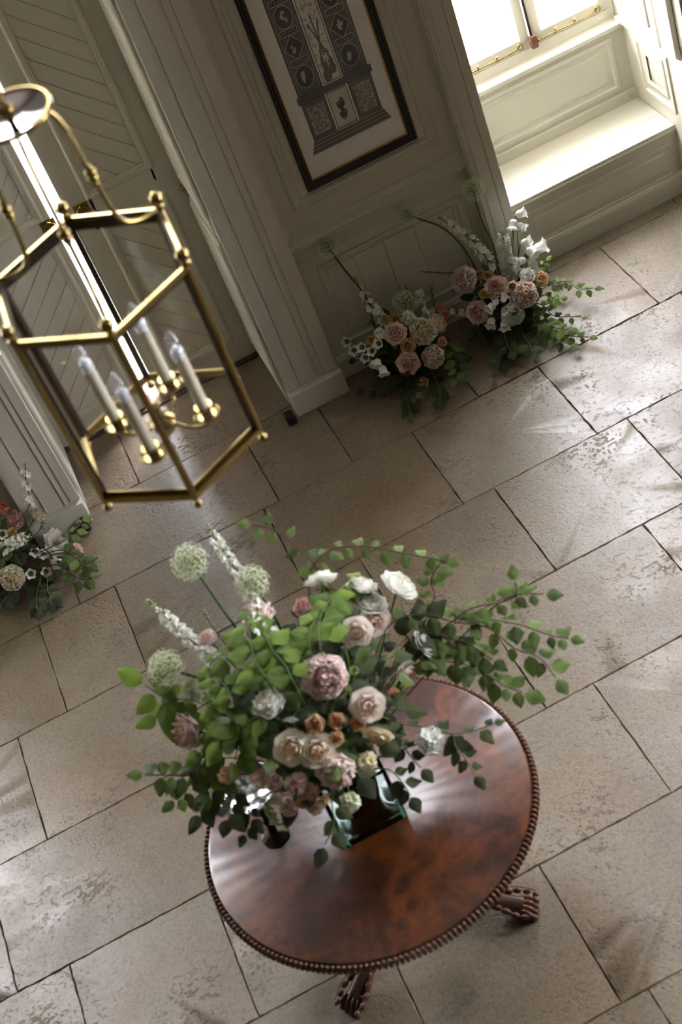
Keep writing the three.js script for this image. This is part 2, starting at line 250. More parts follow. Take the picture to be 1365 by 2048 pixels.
// ------------------------------------------------------------------ room shell
const WIN = { x0: 1.88, x1: 2.85, top: 4.4 }, UP = { x0: -0.6, x1: 0.95, y0: 4.05, y1: 6.2 };
{
  const zb = -0.62, B = [];
  const add = (x0, x1, y0, y1) => B.push(box(x0, x1, y0, y1, zb, 0));
  for (const s of [-1, 1]) { const f = (a, b, y0, y1) => s > 0 ? add(a, b, y0, y1) : add(-b, -a, y0, y1); f(0.95, WIN.x0, -0.3, 7.2); f(WIN.x1, 4.4, -0.3, 7.2); f(WIN.x0, WIN.x1, WIN.top, 7.2); }
  add(-0.95, -0.552, -0.3, UP.y0); add(0.552, 0.95, -0.3, UP.y0); add(-0.552, 0.552, 3.0, UP.y0); add(-0.95, UP.x0, UP.y0, 7.2); add(UP.x0, UP.x1, UP.y1, 7.2);
  struct('wall_back', merge(B), M.paint);
  struct('wall_left', box(-4.4, -4.2, -0.3, 7.2, -0.62, 9.8), M.plaster);
  // unseen tall side window, placed to light the table from the camera's side
  const wz = [3.2, 4.5], wy = [1.1, 3.9];
  struct('unseen_wall_right', merge([box(4.2, 4.4, -0.3, 7.2, -0.62, wz[0]), box(4.2, 4.4, -0.3, 7.2, wz[1], 9.8), box(4.2, 4.4, -0.3, wy[0], ...wz), box(4.2, 4.4, wy[1], 7.2, ...wz), box(2.98, 4.21, -0.3, 7.2, 2.55, 2.75)]), M.plaster);  // includes an unseen return, placed to keep side window light off the back wall
  const sw = struct('window_4'); sw.userData.kind = 'structure';
  mesh('frame', merge([box(4.27, 4.33, wy[0], wy[0] + 0.06, ...wz), box(4.27, 4.33, wy[1] - 0.06, wy[1], ...wz), box(4.27, 4.33, ...wy, wz[0], wz[0] + 0.06), box(4.27, 4.33, ...wy, wz[1] - 0.06, wz[1]), box(4.28, 4.32, ...wy, 3.82, 3.88), ...[1.8, 2.5, 3.2].map((y) => box(4.29, 4.31, y, y + 0.03, ...wz))]), M.paint, sw);
  mesh('pane', new THREE.PlaneGeometry(1.3, 2.8).rotateY(-Math.PI / 2).translate(4.3, 2.5, 3.85), M.pane, sw);
  struct('wall_front', box(-4.4, 4.4, -0.3, 7.2, 9.6, 9.8), M.plaster);
  struct('ceiling', box(-4.4, 4.4, 7.0, 7.2, -0.62, 9.8), M.ceiling);
  struct('unseen_wall_blocker', box(-0.75, -0.1, -0.4, 3.3, -2.6, -0.68), M.plaster);  // unseen block outside, placed to stop light reaching the right door reveal
  struct('ground_outside', box(-30, 30, -0.5, -0.35, -40, -0.64), M.gravel);
}
const BOL = [[0, 0], [0.002, 0.012], [0.012, 0.02], [0.022, 0.022], [0.03, 0.014], [0.042, 0.012], [0.05, 0.006], [0.055, 0]];
const SM = [[0, 0], [0.001, 0.008], [0.01, 0.014], [0.02, 0.008], [0.026, 0.007], [0.03, 0]];
// panelled wall between door and window (right) and its mirror (left)
for (const s of [1, -1]) {
  const X = (a, b) => s > 0 ? [a, b] : [-b, -a], side = s > 0 ? 'right' : 'left';
  const um = struct(`trim_${s > 0 ? 1 : 5}`, mould(...X(0.925, 1.668), 0.945, 3.05, 0, BOL), M.paint);
  const cr = struct(`trim_${s > 0 ? 2 : 6}`, run(...X(0.836, 1.745), [[0, 0.69], [0, 0.852], [0.012, 0.848], [0.03, 0.828], [0.058, 0.82], [0.064, 0.81], [0.06, 0.798], [0.045, 0.785], [0.04, 0.772], [0.016, 0.765], [0.012, 0.715], [0.006, 0.70]]), M.paint);
  const dp = struct(`trim_${s > 0 ? 3 : 7}`, mould(...X(0.925, 1.69), 0.165, 0.635, 0, [[0, 0], [0.001, 0.01], [0.012, 0.012], [0.02, 0.006], [0.032, 0.004], [0.034, -0.001]]), M.paint);
  const xb = [0.962, 1.11, 1.263, 1.425, 1.628, 1.652];
  for (let k = 0; k + 1 < xb.length; k++) mesh('panel_board', rbox(...X(xb[k] + 0.0015, xb[k + 1] - 0.0015), 0.202, 0.598, 0, 0.007, 0.002), M.paint, dp);
  struct(`baseboard_${side}`, run(...X(0.836, 1.745), [[0, -0.01], [0, 0.12], [0.012, 0.112], [0.022, 0.095], [0.026, -0.01]]), M.paint);
  // pilaster beside the door: base block, shaft with sunk panels, edge moulding
  const pil = struct(`trim_${s > 0 ? 4 : 8}`); pil.userData.kind = 'structure';
  mesh('base_block', rbox(...X(0.556, 0.838), -0.01, 0.125, -0.004, 0.136, 0.004), M.paint, pil);
  mesh('shaft', rbox(...X(0.556, 0.832), 0.12, 3.3, -0.004, 0.09, 0.004), M.paint, pil);
  for (const [a, b] of [[0.558, 0.607], [0.628, 0.637], [0.722, 0.731], [0.757, 0.83]]) mesh('fillet', rbox(...X(a, b), 0.127, 3.3, 0.086, 0.0985, 0.005), M.paint, pil);
  mesh('edge_bead', merge([rbox(...X(0.828, 0.848), 0.85, 3.3, -0.004, 0.06, 0.006), rbox(...X(0.846, 0.862), 0.85, 3.3, -0.004, 0.03, 0.005)]), M.paint, pil);
  // door reveal with diagonal boarding in two sunk panels
  for (const [y0, y1] of [[0.14, 1.0], [1.14, 2.6]]) {
    const toRev = mul(T(s * 0.552, 0, 0), RY(-s * Math.PI / 2));      // local x runs along the reveal
    const L = s > 0 ? [-0.42, 0.06] : [-0.06, 0.42];
    mesh('reveal_panel', mould(L[0], L[1], y0, y1, 0, SM), M.paint, pil, toRev);
    for (let y = y0 - 0.2; y < y1; y += 0.12) for (const q of clipBoard(L[0] + 0.04, L[1] - 0.04, y0 + 0.04, y1 - 0.04, y, 0.115, s)) mesh('reveal_board', q, M.paint, pil, toRev);
  }
}
// a diagonal board clipped to a rectangle, as thin geometry in front of z = 0
function clipBoard(x0, x1, y0, y1, yStart, pitch, dir) {
  let poly = [[x0 - 1, yStart], [x1 + 1, yStart], [x1 + 1, yStart + pitch - 0.004], [x0 - 1, yStart + pitch - 0.004]].map(([x, y]) => [x, y - dir * (x - (x0 + x1) / 2)]);
  for (const [ax, c, sg] of [[0, x0, 1], [0, x1, -1], [1, y0, 1], [1, y1, -1]]) {
    const out = [];
    for (let i = 0; i < poly.length; i++) { const a = poly[i], b = poly[(i + 1) % poly.length], da = sg * (a[ax] - c), db = sg * (b[ax] - c); if (da >= 0) out.push(a); if (da * db < 0) { const t = da / (da - db); out.push([a[0] + (b[0] - a[0]) * t, a[1] + (b[1] - a[1]) * t]); } }
    poly = out; if (poly.length < 3) return [];
  }
  let area = 0; for (let i = 0; i < poly.length; i++) { const a = poly[i], b = poly[(i + 1) % poly.length]; area += a[0] * b[1] - a[1] * b[0]; }
  if (Math.abs(area) < 2e-4) return [];
  return [boxUV(new THREE.ExtrudeGeometry(new THREE.Shape(poly.map(([a, b]) => new THREE.Vector2(a, b))), { depth: 0.005, bevelEnabled: true, bevelThickness: 0.0025, bevelSize: 0.0018, bevelOffset: -0.0018, bevelSegments: 1 }))];
}

// ------------------------------------------------------------------ double door
function doorLeaf(n, x0, x1, px0, px1, dir) {
  const d = struct(`door_${n}`); d.userData.kind = 'structure';
  const zf = -0.503, P = [[0.145, 1.055], [1.21, 2.75]];
  const B = [box(x0, px0 + 0.01, 0.012, 2.99, zf - 0.05, zf), box(px1 - 0.01, x1, 0.012, 2.99, zf - 0.05, zf), box(px0, px1, 0.012, P[0][0] + 0.01, zf - 0.05, zf), box(px0, px1, P[0][1] - 0.01, P[1][0] + 0.01, zf - 0.05, zf), box(px0, px1, P[1][1] - 0.01, 2.99, zf - 0.05, zf), box(px0, px1, 0.1, 2.9, zf - 0.04, zf - 0.014)];
  mesh('door_frame', merge(B), M.paint, d);
  for (const [a, b] of P) {
    mesh('panel_moulding', mould(px0 - 0.012, px1 + 0.012, a - 0.012, b + 0.012, zf, [[0, 0], [0.002, 0.01], [0.011, 0.017], [0.022, 0.016], [0.028, 0.007], [0.036, 0.006], [0.04, -0.014]]), M.paint, d);
    for (let y = a - 0.5; y < b + 0.5; y += 0.108) for (const q of clipBoard(px0 + 0.026, px1 - 0.026, a + 0.026, b - 0.026, y, 0.108, dir)) mesh('panel_board', q, M.paint, d, T(0, 0, zf - 0.015));
  }
  return d;
}
{
  const r = doorLeaf(1, 0.006, 0.532, 0.125, 0.452, 1), l = doorLeaf(2, -0.54, -0.074, -0.44, -0.115, -1);
  for (const [d, x, s] of [[r, 0.075, 1], [l, -0.096, -1]]) {      // square brass rim plates with a drop ring
    const z = -0.503, w = 0.036;
    const pl = mesh('handle_plate', rbox(x - w, x + w, 1.125, 1.197, z - 0.002, z + 0.008, 0.003), M.brassdark, d);
    mesh('ring_pull', new THREE.TorusGeometry(0.026, 0.0045, 8, 24).translate(x, 1.158, z + 0.016), M.brass, pl);
    mesh('boss', new THREE.SphereGeometry(0.009, 12, 8).translate(x, 1.184, z + 0.012), M.brass, pl);
  }
  mesh('keyhole', rbox(0.096, 0.108, 1.035, 1.06, -0.506, -0.5, 0.004), M.iron, r);
  for (const [a, b] of [[0.53, 0.556], [-0.556, -0.538]]) struct('trim_20', box(a, b, -0.01, 3.0, -0.62, -0.507), M.paint).name = numbered('trim_20');
  const sil = struct('door_3', rbox(-0.552, 0.552, -0.02, 0.012, -0.6, -0.47, 0.004), M.bowl); sil.name = 'trim_9';
  const k = thing('latch_keeper', 'small brass latch keeper on the right door reveal', 'latch', [0.551, 1.07, -0.44]);
  mesh('plate', rbox(-0.004, 0.003, -0.055, 0.055, -0.012, 0.012, 0.002), M.brassdark, k);
  mesh('tongue', rbox(-0.02, 0, -0.016, 0.016, -0.008, 0.008, 0.003), M.brass, k);
}
for (const [x, z, s, label] of [[0.515, 0.15, 1, 'small dark metal door stop on the stone beside the right pilaster base'], [-0.6, 0.165, -1, 'dark metal door stop against the left pilaster base']]) {
  const g = thing('door_stop', label, 'door stop', [x, 0, z]);
  mesh('block', rbox(-0.025, 0.025, 0, 0.05, -0.032, 0.032, 0.008), M.iron, g); mesh('pad', rbox(-0.02, 0.02, 0.048, 0.056, -0.026, 0.026, 0.003), M.bronze, g);
}

// ------------------------------------------------------------------ window bays
function windowBay(s, n, label) {
  const W0 = WIN.x0, W1 = WIN.x1, X = (a, b) => s > 0 ? [a, b] : [-b, -a], bx = (a, b, ...r) => rbox(...X(a, b), ...r);
  const cas = struct(`trim_${10 + n}`); cas.userData.kind = 'structure';
  for (const [a, b] of [[1.737, 1.881], [W1 - 0.001, W1 + 0.145]]) {       // architrave: stepped outer band, flat, bead, flat
    const dz = a > 2.5 ? 0.11 : 0, m = (u) => a > 2.5 ? a + b - u : u, seg = (u0, u1, z1) => { const p = m(u0), q = m(u1); return bx(Math.min(p, q), Math.max(p, q), -0.01, 4.55, -0.004, z1 + dz, 0.004); };
    mesh('architrave', merge([seg(a, a + 0.012, 0.085), seg(a + 0.01, a + 0.024, 0.1), seg(a + 0.022, a + 0.04, 0.092), seg(a + 0.038, a + 0.098, 0.097), seg(a + 0.098, a + 0.104, 0.102), seg(a + 0.104, b, 0.097)]), M.paint, cas);
  }
  mesh('head', bx(1.737, W1 + 0.145, WIN.top, 4.55, -0.004, 0.1), M.paint, cas);
  // wall under the window, with its panel, and the sill board
  const ap = struct(`trim_${12 + n}`, boxUV(box(...X(W0 - 0.02, W1 + 0.02), -0.3, 0.795, -0.62, -0.47)), M.paint);
  mesh('panel', mould(...X(W0 + 0.1, 2.775), 0.468, 0.762, -0.47, [[0, 0], [0.002, 0.01], [0.02, 0.012], [0.03, 0.004], [0.055, 0.004], [0.057, 0.009], [0.062, 0.01]]), M.paint, ap);
  mesh('panel', boxUV(box(...X(W0 + 0.155, 2.72), 0.523, 0.707, -0.472, -0.461)), M.paint, ap);
  mesh('skirting', bx(W0, W1, 0.38, 0.445, -0.475, -0.455), M.paint, ap);
  mesh('sill', bx(W0, W1, 0.79, 0.818, -0.62, -0.448, 0.006), M.paint, ap);
  // two casements with panes
  const w = struct(`window_${n}`); w.userData.kind = 'structure';
  const zg = -0.545, ym = 2.373;
  mesh('frame', merge([bx(W0, W1, 0.815, 0.872, -0.6, -0.525), bx(W0, W0 + 0.04, 0.86, WIN.top, -0.6, -0.525), bx(W1 - 0.04, W1, 0.86, WIN.top, -0.6, -0.525), bx(W0, W1, WIN.top - 0.05, WIN.top, -0.6, -0.525)]), M.paint, w);
  for (const [a, b] of [[W0 + 0.03, 2.392], [2.41, W1 - 0.03]]) {
    const st = 0.05, c = mesh('casement', merge([bx(a, b, 0.875, 0.93, zg - 0.02, zg + 0.02), bx(a, b, 4.25, 4.36, zg - 0.02, zg + 0.02), bx(a, a + st, 0.875, 4.36, zg - 0.02, zg + 0.02), bx(b - st, b, 0.875, 4.36, zg - 0.02, zg + 0.02), ...[1.5, 2.1, 2.7, 3.3].map((y) => bx(a + 0.02, b - 0.02, y, y + 0.025, zg - 0.012, zg + 0.012))]), M.paint, w);
    [[0.93, 1.5], [1.525, 2.1], [2.125, 2.7], [2.725, 3.3], [3.325, 4.25]].forEach(([y0, y1]) => mesh('pane', new THREE.PlaneGeometry(b - a - 2 * st + 0.02, y1 - y0 + 0.02).translate(s * (a + b) / 2, (y0 + y1) / 2, zg), M.pane, c));
  }
  mesh('meeting_rod', rod(V(s * 2.401, 0.9, zg + 0.028), V(s * 2.401, 4.3, zg + 0.028), 0.007), M.bronze, w);
  if (s < 0) return;
  for (const [a, b, lab] of [[2.0, 2.33, 'pale brass casement stay lying along the left casement rail'], [2.43, 2.76, 'pale brass casement stay lying along the right casement rail']]) {
    const g = thing('casement_stay', lab, 'window stay', [a, 0.893, zg + 0.02]), L = b - a;
    mesh('arm', tube([V(0, 0, 0.012), V(L * 0.3, 0.004, 0.014), V(L * 0.7, 0, 0.012), V(L - 0.02, 0.006, 0.012), V(L, 0.02, 0.016)], 0.0042, 20, 6), M.brass, g);
    for (const q of [0.3, 0.62]) mesh('pin', rod(V(L * q, -0.012, 0), V(L * q, 0.022, 0.014), 0.004), M.brass, g);
    mesh('knob', new THREE.SphereGeometry(0.011, 10, 8).translate(0, 0, 0.012), M.brass, g); mesh('ring', new THREE.TorusGeometry(0.014, 0.004, 6, 14).translate(L, 0.012, 0.014), M.brass, g);
  }
  const wd = thing('window_wedge', 'reddish brown wooden wedge at the foot of the window mullion', 'wedge', [2.402, 0.872, zg + 0.035]);
  mesh('block', rbox(-0.017, 0.017, 0, 0.03, -0.012, 0.02, 0.003), M.terracotta, wd); mesh('block', rbox(-0.015, 0.017, 0.03, 0.062, -0.012, 0.018, 0.003), M.terracotta, wd);
  const seat = thing('storage_bench', label, 'bench', [0, 0, 0]);
  mesh('lid_board', rbox(W0, W1 - 0.002, 0.362, 0.384, -0.468, -0.235, 0.003), M.paint, seat); mesh('lid_board', rbox(W0, W1 - 0.002, 0.362, 0.3845, -0.233, -0.088, 0.003), M.paint, seat);
  mesh('nosing', rbox(W0, W1 - 0.002, 0.352, 0.366, -0.12, -0.084, 0.004), M.paint, seat);
  mesh('front', box(W0, W1, -0.01, 0.355, -0.15, -0.1), M.paint, seat);
  mesh('front_moulding', mould(1.985, 2.815, 0.11, 0.3, -0.1, [[0, 0], [0.001, 0.006], [0.012, 0.008], [0.018, 0.003], [0.045, 0.002], [0.047, 0.007], [0.052, 0.008]]), M.paint, seat);
  mesh('front_panel', boxUV(box(2.033, 2.767, 0.158, 0.252, -0.102, -0.092)), M.paint, seat);
  mesh('plinth', run(W0, W1, [[-0.1, -0.01], [-0.1, 0.115], [-0.088, 0.108], [-0.082, 0.09], [-0.076, -0.01]]), M.paint, seat);
  // right reveal: low panel, ledge, folded shutter above
  const rev = struct(`trim_${14 + n}`); rev.userData.kind = 'structure';
  const P = mul(T(W1, 0, 0), RY(-Math.PI / 2));      // local x = world z
  mesh('panel', mould(-0.345, -0.03, 0.47, 0.78, 0, [[0, 0], [0.002, 0.009], [0.02, 0.011], [0.03, 0.002], [0.05, 0.002]]), M.paint, rev, P);
  mesh('panel', mould(-0.29, -0.08, 0.535, 0.75, 0, [[0, 0], [0.002, 0.008], [0.014, 0.012], [0.02, 0.01], [0.04, 0.009]]), M.paint, rev, P);
  mesh('ledge', rbox(W1 - 0.022, W1 + 0.002, 0.815, 0.838, -0.5, 0.2, 0.005), M.paint, rev);
  const sh = mesh('shutter_leaf', rbox(W1 - 0.028, W1 - 0.004, 0.845, 4.4, -0.42, -0.03, 0.004), M.paint, rev);
  mesh('shutter_panel', mould(-0.36, -0.09, 0.93, 1.7, 0, [[0, 0], [0.002, 0.008], [0.014, 0.012], [0.024, 0.002], [0.04, 0.002]]), M.paint, sh, mul(T(W1 - 0.028, 0, 0), RY(-Math.PI / 2)));
  mesh('shutter_edge', rbox(W1 - 0.03, W1 - 0.002, 0.845, 4.4, -0.006, 0.13, 0.005), M.paint, rev);
}
windowBay(1, 1, 'off-white panelled window seat with boarded lid below the casement');
windowBay(-1, 2, '');
{ // unseen upper window over the door, placed for the sheen on the tabletop
  const w = struct('window_3'); w.userData.kind = 'structure'; const zg = -0.45, { x0, x1, y0, y1 } = UP;
  mesh('frame', merge([rbox(x0, x1, y0, y0 + 0.06, zg - 0.04, zg + 0.04), rbox(x0, x1, y1 - 0.06, y1, zg - 0.04, zg + 0.04), rbox(x0, x0 + 0.06, y0, y1, zg - 0.04, zg + 0.04), rbox(x1 - 0.06, x1, y0, y1, zg - 0.04, zg + 0.04), ...[1, 2].map((k) => rbox(x0 + (x1 - x0) * k / 3 - 0.015, x0 + (x1 - x0) * k / 3 + 0.015, y0, y1, zg - 0.02, zg + 0.02)), ...[4.41, 5.31].map((y) => rbox(x0, x1, y - 0.015, y + 0.015, zg - 0.02, zg + 0.02))]), M.paint, w);
  for (let k = 0; k < 3; k++) for (const [a, b] of [[y0 + 0.05, 4.4], [4.42, 5.3], [5.32, y1 - 0.05]]) { const c0 = x0 + (x1 - x0) * k / 3, c1 = x0 + (x1 - x0) * (k + 1) / 3; mesh('pane', new THREE.PlaneGeometry(c1 - c0, b - a).translate((c0 + c1) / 2, (a + b) / 2, zg), M.pane, w); }
}

// ------------------------------------------------------------------ framed print
{
  const g = thing('framed_print', 'black framed engraving of ornamental pilaster panels on the wall', 'picture', [0, 0, 0]);
  const x0 = 1.016, x1 = 1.573, y0 = 1.018, y1 = 2.35, z = 0.002;
  mesh('frame', mould(x0, x1, y0, y1, z, [[0, 0], [0, 0.022], [0.006, 0.03], [0.012, 0.03], [0.022, 0.022], [0.032, 0.022], [0.036, 0.016], [0.036, 0.006]]), M.frame, g);
  mesh('gilt_slip', mould(x0 + 0.035, x1 - 0.035, y0 + 0.035, y1 - 0.035, z, [[0, 0.006], [0, 0.012], [0.006, 0.012], [0.007, 0.005]]), M.gilt, g);
  mesh('print', new THREE.PlaneGeometry(x1 - x0 - 0.082, y1 - y0 - 0.082).translate((x0 + x1) / 2, (y0 + y1) / 2, z + 0.005), M.print, g);
  mesh('glass', new THREE.PlaneGeometry(x1 - x0 - 0.08, y1 - y0 - 0.08).translate((x0 + x1) / 2, (y0 + y1) / 2, z + 0.009), M.pane, g);
  mesh('back', box(x0 + 0.01, x1 - 0.01, y0 + 0.01, y1 - 0.01, 0, 0.005), M.frame, g);
}

// ------------------------------------------------------------------ round table
const TC = [-0.0155, 3.006], TY = 0.65;
{
  const t = thing('round_table', 'round burl wood pedestal table with beaded edge and carved paw feet', 'table', [TC[0], 0, TC[1]]);
  const R = 0.543;
  const top = lathe([[0, TY - 0.03], [R - 0.03, TY - 0.03], [R - 0.004, TY - 0.024], [R, TY - 0.012], [R - 0.003, TY - 0.002], [R - 0.01, TY], [0.0001, TY]], 96);
  { const p = top.attributes.position, u = top.attributes.uv; for (let i = 0; i < p.count; i++) u.setXY(i, p.getX(i) / 0.9 + 0.31, p.getZ(i) / 0.9 + 0.2); }
  mesh('tabletop', toCreasedNormals(top, 0.6), M.burl, t);
  mesh('apron', toCreasedNormals(lathe([[0.3, TY - 0.07], [0.49, TY - 0.07], [0.52, TY - 0.05], [0.527, TY - 0.02]], 96), 0.6), M.wood, t);
  const bead = new THREE.SphereGeometry(1, 10, 8), n = 196;
  for (let k = 0; k < n; k++) { const a = k / n * Math.PI * 2; mesh('bead', bead, M.beadwood, t, mul(T(0.551 * Math.cos(a), TY - 0.022, 0.551 * Math.sin(a)), RY(-a), SC(0.0125, 0.02, 0.0083))); }
  mesh('column', toCreasedNormals(lathe([[0.0, 0.16], [0.03, 0.165], [0.05, 0.19], [0.062, 0.24], [0.06, 0.3], [0.048, 0.34], [0.06, 0.39], [0.066, 0.43], [0.05, 0.47], [0.09, 0.5], [0.16, 0.52], [0.26, 0.545], [0.32, 0.58]], 40), 0.6), M.wood, t);
  // one carved foot along +x: scrolled knee, paw of four lobes, two leaf wings with beaded ribs
  const blob = (x, y, z, sx, sy, sz, ry = 0, rz = 0) => new THREE.SphereGeometry(1, 14, 10).applyMatrix4(mul(T(x, y, z), RY(ry), RZ(rz), SC(sx, sy, sz)));
  const leg = merge([taper([V(0.03, 0.27, 0), V(0.1, 0.25, 0), V(0.17, 0.17, 0), V(0.25, 0.1, 0), V(0.33, 0.065, 0), V(0.375, 0.05, 0)], 0.042, 0.026)]);
  const paw = merge([...[-1.5, -0.5, 0.5, 1.5].map((k) => blob(0.405, 0.03, k * 0.017, 0.045, 0.03, 0.0125, -k * 0.16)), ...[-1.5, -0.5, 0.5, 1.5].map((k) => blob(0.445, 0.016, k * 0.022, 0.013, 0.016, 0.01, -k * 0.16)), blob(0.375, 0.045, 0, 0.04, 0.034, 0.034)]);
  const wing = (s) => { const l = [], c = new THREE.CatmullRomCurve3([V(0.33, 0.085, s * 0.03), V(0.37, 0.08, s * 0.048), V(0.41, 0.062, s * 0.056), V(0.45, 0.05, s * 0.05)]); l.push(...[0, 1, 2, 3, 4].map((i) => { const p = c.getPoint(i / 4); return blob(p.x, p.y - 0.008, p.z - s * 0.006, 0.02 - i * 0.002, 0.018 - i * 0.0022, 0.009, -s * 0.1, -0.3); })); for (let i = 0; i < 24; i++) { const p = c.getPoint(i / 23); l.push(new THREE.SphereGeometry(0.003, 6, 5).translate(p.x, p.y + 0.008, p.z)); } return merge(l); };
  for (const g of [paw]) g.translate(-0.035, 0, 0);
  const w1 = wing(1).translate(-0.035, 0, 0), w2 = wing(-1).translate(-0.035, 0, 0);
  for (const a of [0.515, 0.515 + 2.094, 0.515 + 4.189]) { const F = RY(-a); const f = mesh('leg', leg, M.wood, t, F); mesh('paw', paw, M.beadwood, f); mesh('carved_leaf', w1, M.beadwood, f); mesh('carved_leaf', w2, M.beadwood, f); }
}

// ------------------------------------------------------------------ vase and silver bowl on the table
{
  const v = thing('glass_vase', 'thick square clear glass vase holding the bouquet on the table', 'vase', [-0.0145, TY + 0.001, 3.0]);
  const hw = 0.109, H = 0.25, th = 0.014, R4 = (w, y) => [[-w, y, -w], [w, y, -w], [w, y, w], [-w, y, w]], q = [];
  const ring = (a, b) => { for (let s = 0; s < 4; s++) q.push([b[s], b[(s + 1) % 4], a[(s + 1) % 4], a[s]]); };
  const L = [R4(hw - 0.003, 0), R4(hw, 0.003), R4(hw, H - 0.003), R4(hw - 0.003, H), R4(hw - th + 0.003, H), R4(hw - th, H - 0.003), R4(hw - th, 0.03)];
  for (let k = 0; k + 1 < L.length; k++) ring(L[k], L[k + 1]);
  q.push([L[0][0], L[0][1], L[0][2], L[0][3]], [L[6][3], L[6][2], L[6][1], L[6][0]]);
  mesh('body', quads(q), M.vase, v);
  { const iv = lathe([[0, 0.016], [0.05, 0.016], [0.056, 0.03], [0.07, 0.1], [0.082, 0.2], [0.084, 0.205], [0.079, 0.205], [0.066, 0.1], [0.05, 0.032], [0, 0.03]], 72), p = iv.attributes.position; for (let i = 0; i < p.count; i++) { const a = Math.atan2(p.getZ(i), p.getX(i)), q = 1 + 0.035 * Math.cos(18 * a); p.setX(i, p.getX(i) * q); p.setZ(i, p.getZ(i) * q); } iv.computeVertexNormals(); mesh('inner_vessel', iv, M.darkglass, v); }
  const b = thing('silver_bowl', 'small openwork silver bowl with gilt handle half hidden under the bouquet', 'bowl', [-0.312, TY, 2.925]);
  mesh('foot', toCreasedNormals(lathe([[0, 0], [0.046, 0], [0.048, 0.006], [0.036, 0.014], [0.016, 0.03], [0.011, 0.06], [0.016, 0.085], [0.009, 0.1], [0.012, 0.2], [0.02, 0.215]], 32), 0.6), M.bronze, b);  // unseen foot and stem, dark where a shadow falls on the tabletop
  mesh('bowl', toCreasedNormals(lathe([[0.0, 0.21], [0.03, 0.213], [0.06, 0.226], [0.085, 0.247], [0.082, 0.249], [0.058, 0.231], [0.03, 0.218], [0, 0.215]], 40), 0.6), M.silver, b);
  const rim = []; for (let k = 0; k < 34; k++) { const a = k / 34 * 6.283; for (let j = 0; j < 3; j++) rim.push(new THREE.IcosahedronGeometry(1, 1).applyMatrix4(mul(RY(-a + j * 0.06), T(0.08 + j * 0.008 + rr(-0.002, 0.002), 0.246 + j * 0.007 + rr(-0.004, 0.004), 0), RX(rr(-1, 1)), RZ(rr(-1, 1)), SC(0.0095, 0.003, 0.0055)))); }
  rim.push(new THREE.TorusGeometry(0.098, 0.0028, 6, 60).rotateX(Math.PI / 2).translate(0, 0.266, 0));
  const rm = mesh('openwork_rim', merge(rim), M.silver, b); rm.userData.kind = 'stuff';
  mesh('handle', tube([V(0.06, 0.245, -0.055), V(0.06, 0.3, -0.05), V(0.005, 0.345, -0.03), V(-0.05, 0.31, -0.01), V(-0.07, 0.25, 0.01)], 0.0045, 30, 8), M.brass, b);
  mesh('finial', merge([0, 1, 2, 3, 4].map((k) => new THREE.IcosahedronGeometry(0.011 - 0.001 * k, 1).translate(-0.01 + k * 0.006, 0.335 + 0.012 * Math.sin(k * 2), -0.035 + k * 0.005))), M.silver, b);
}

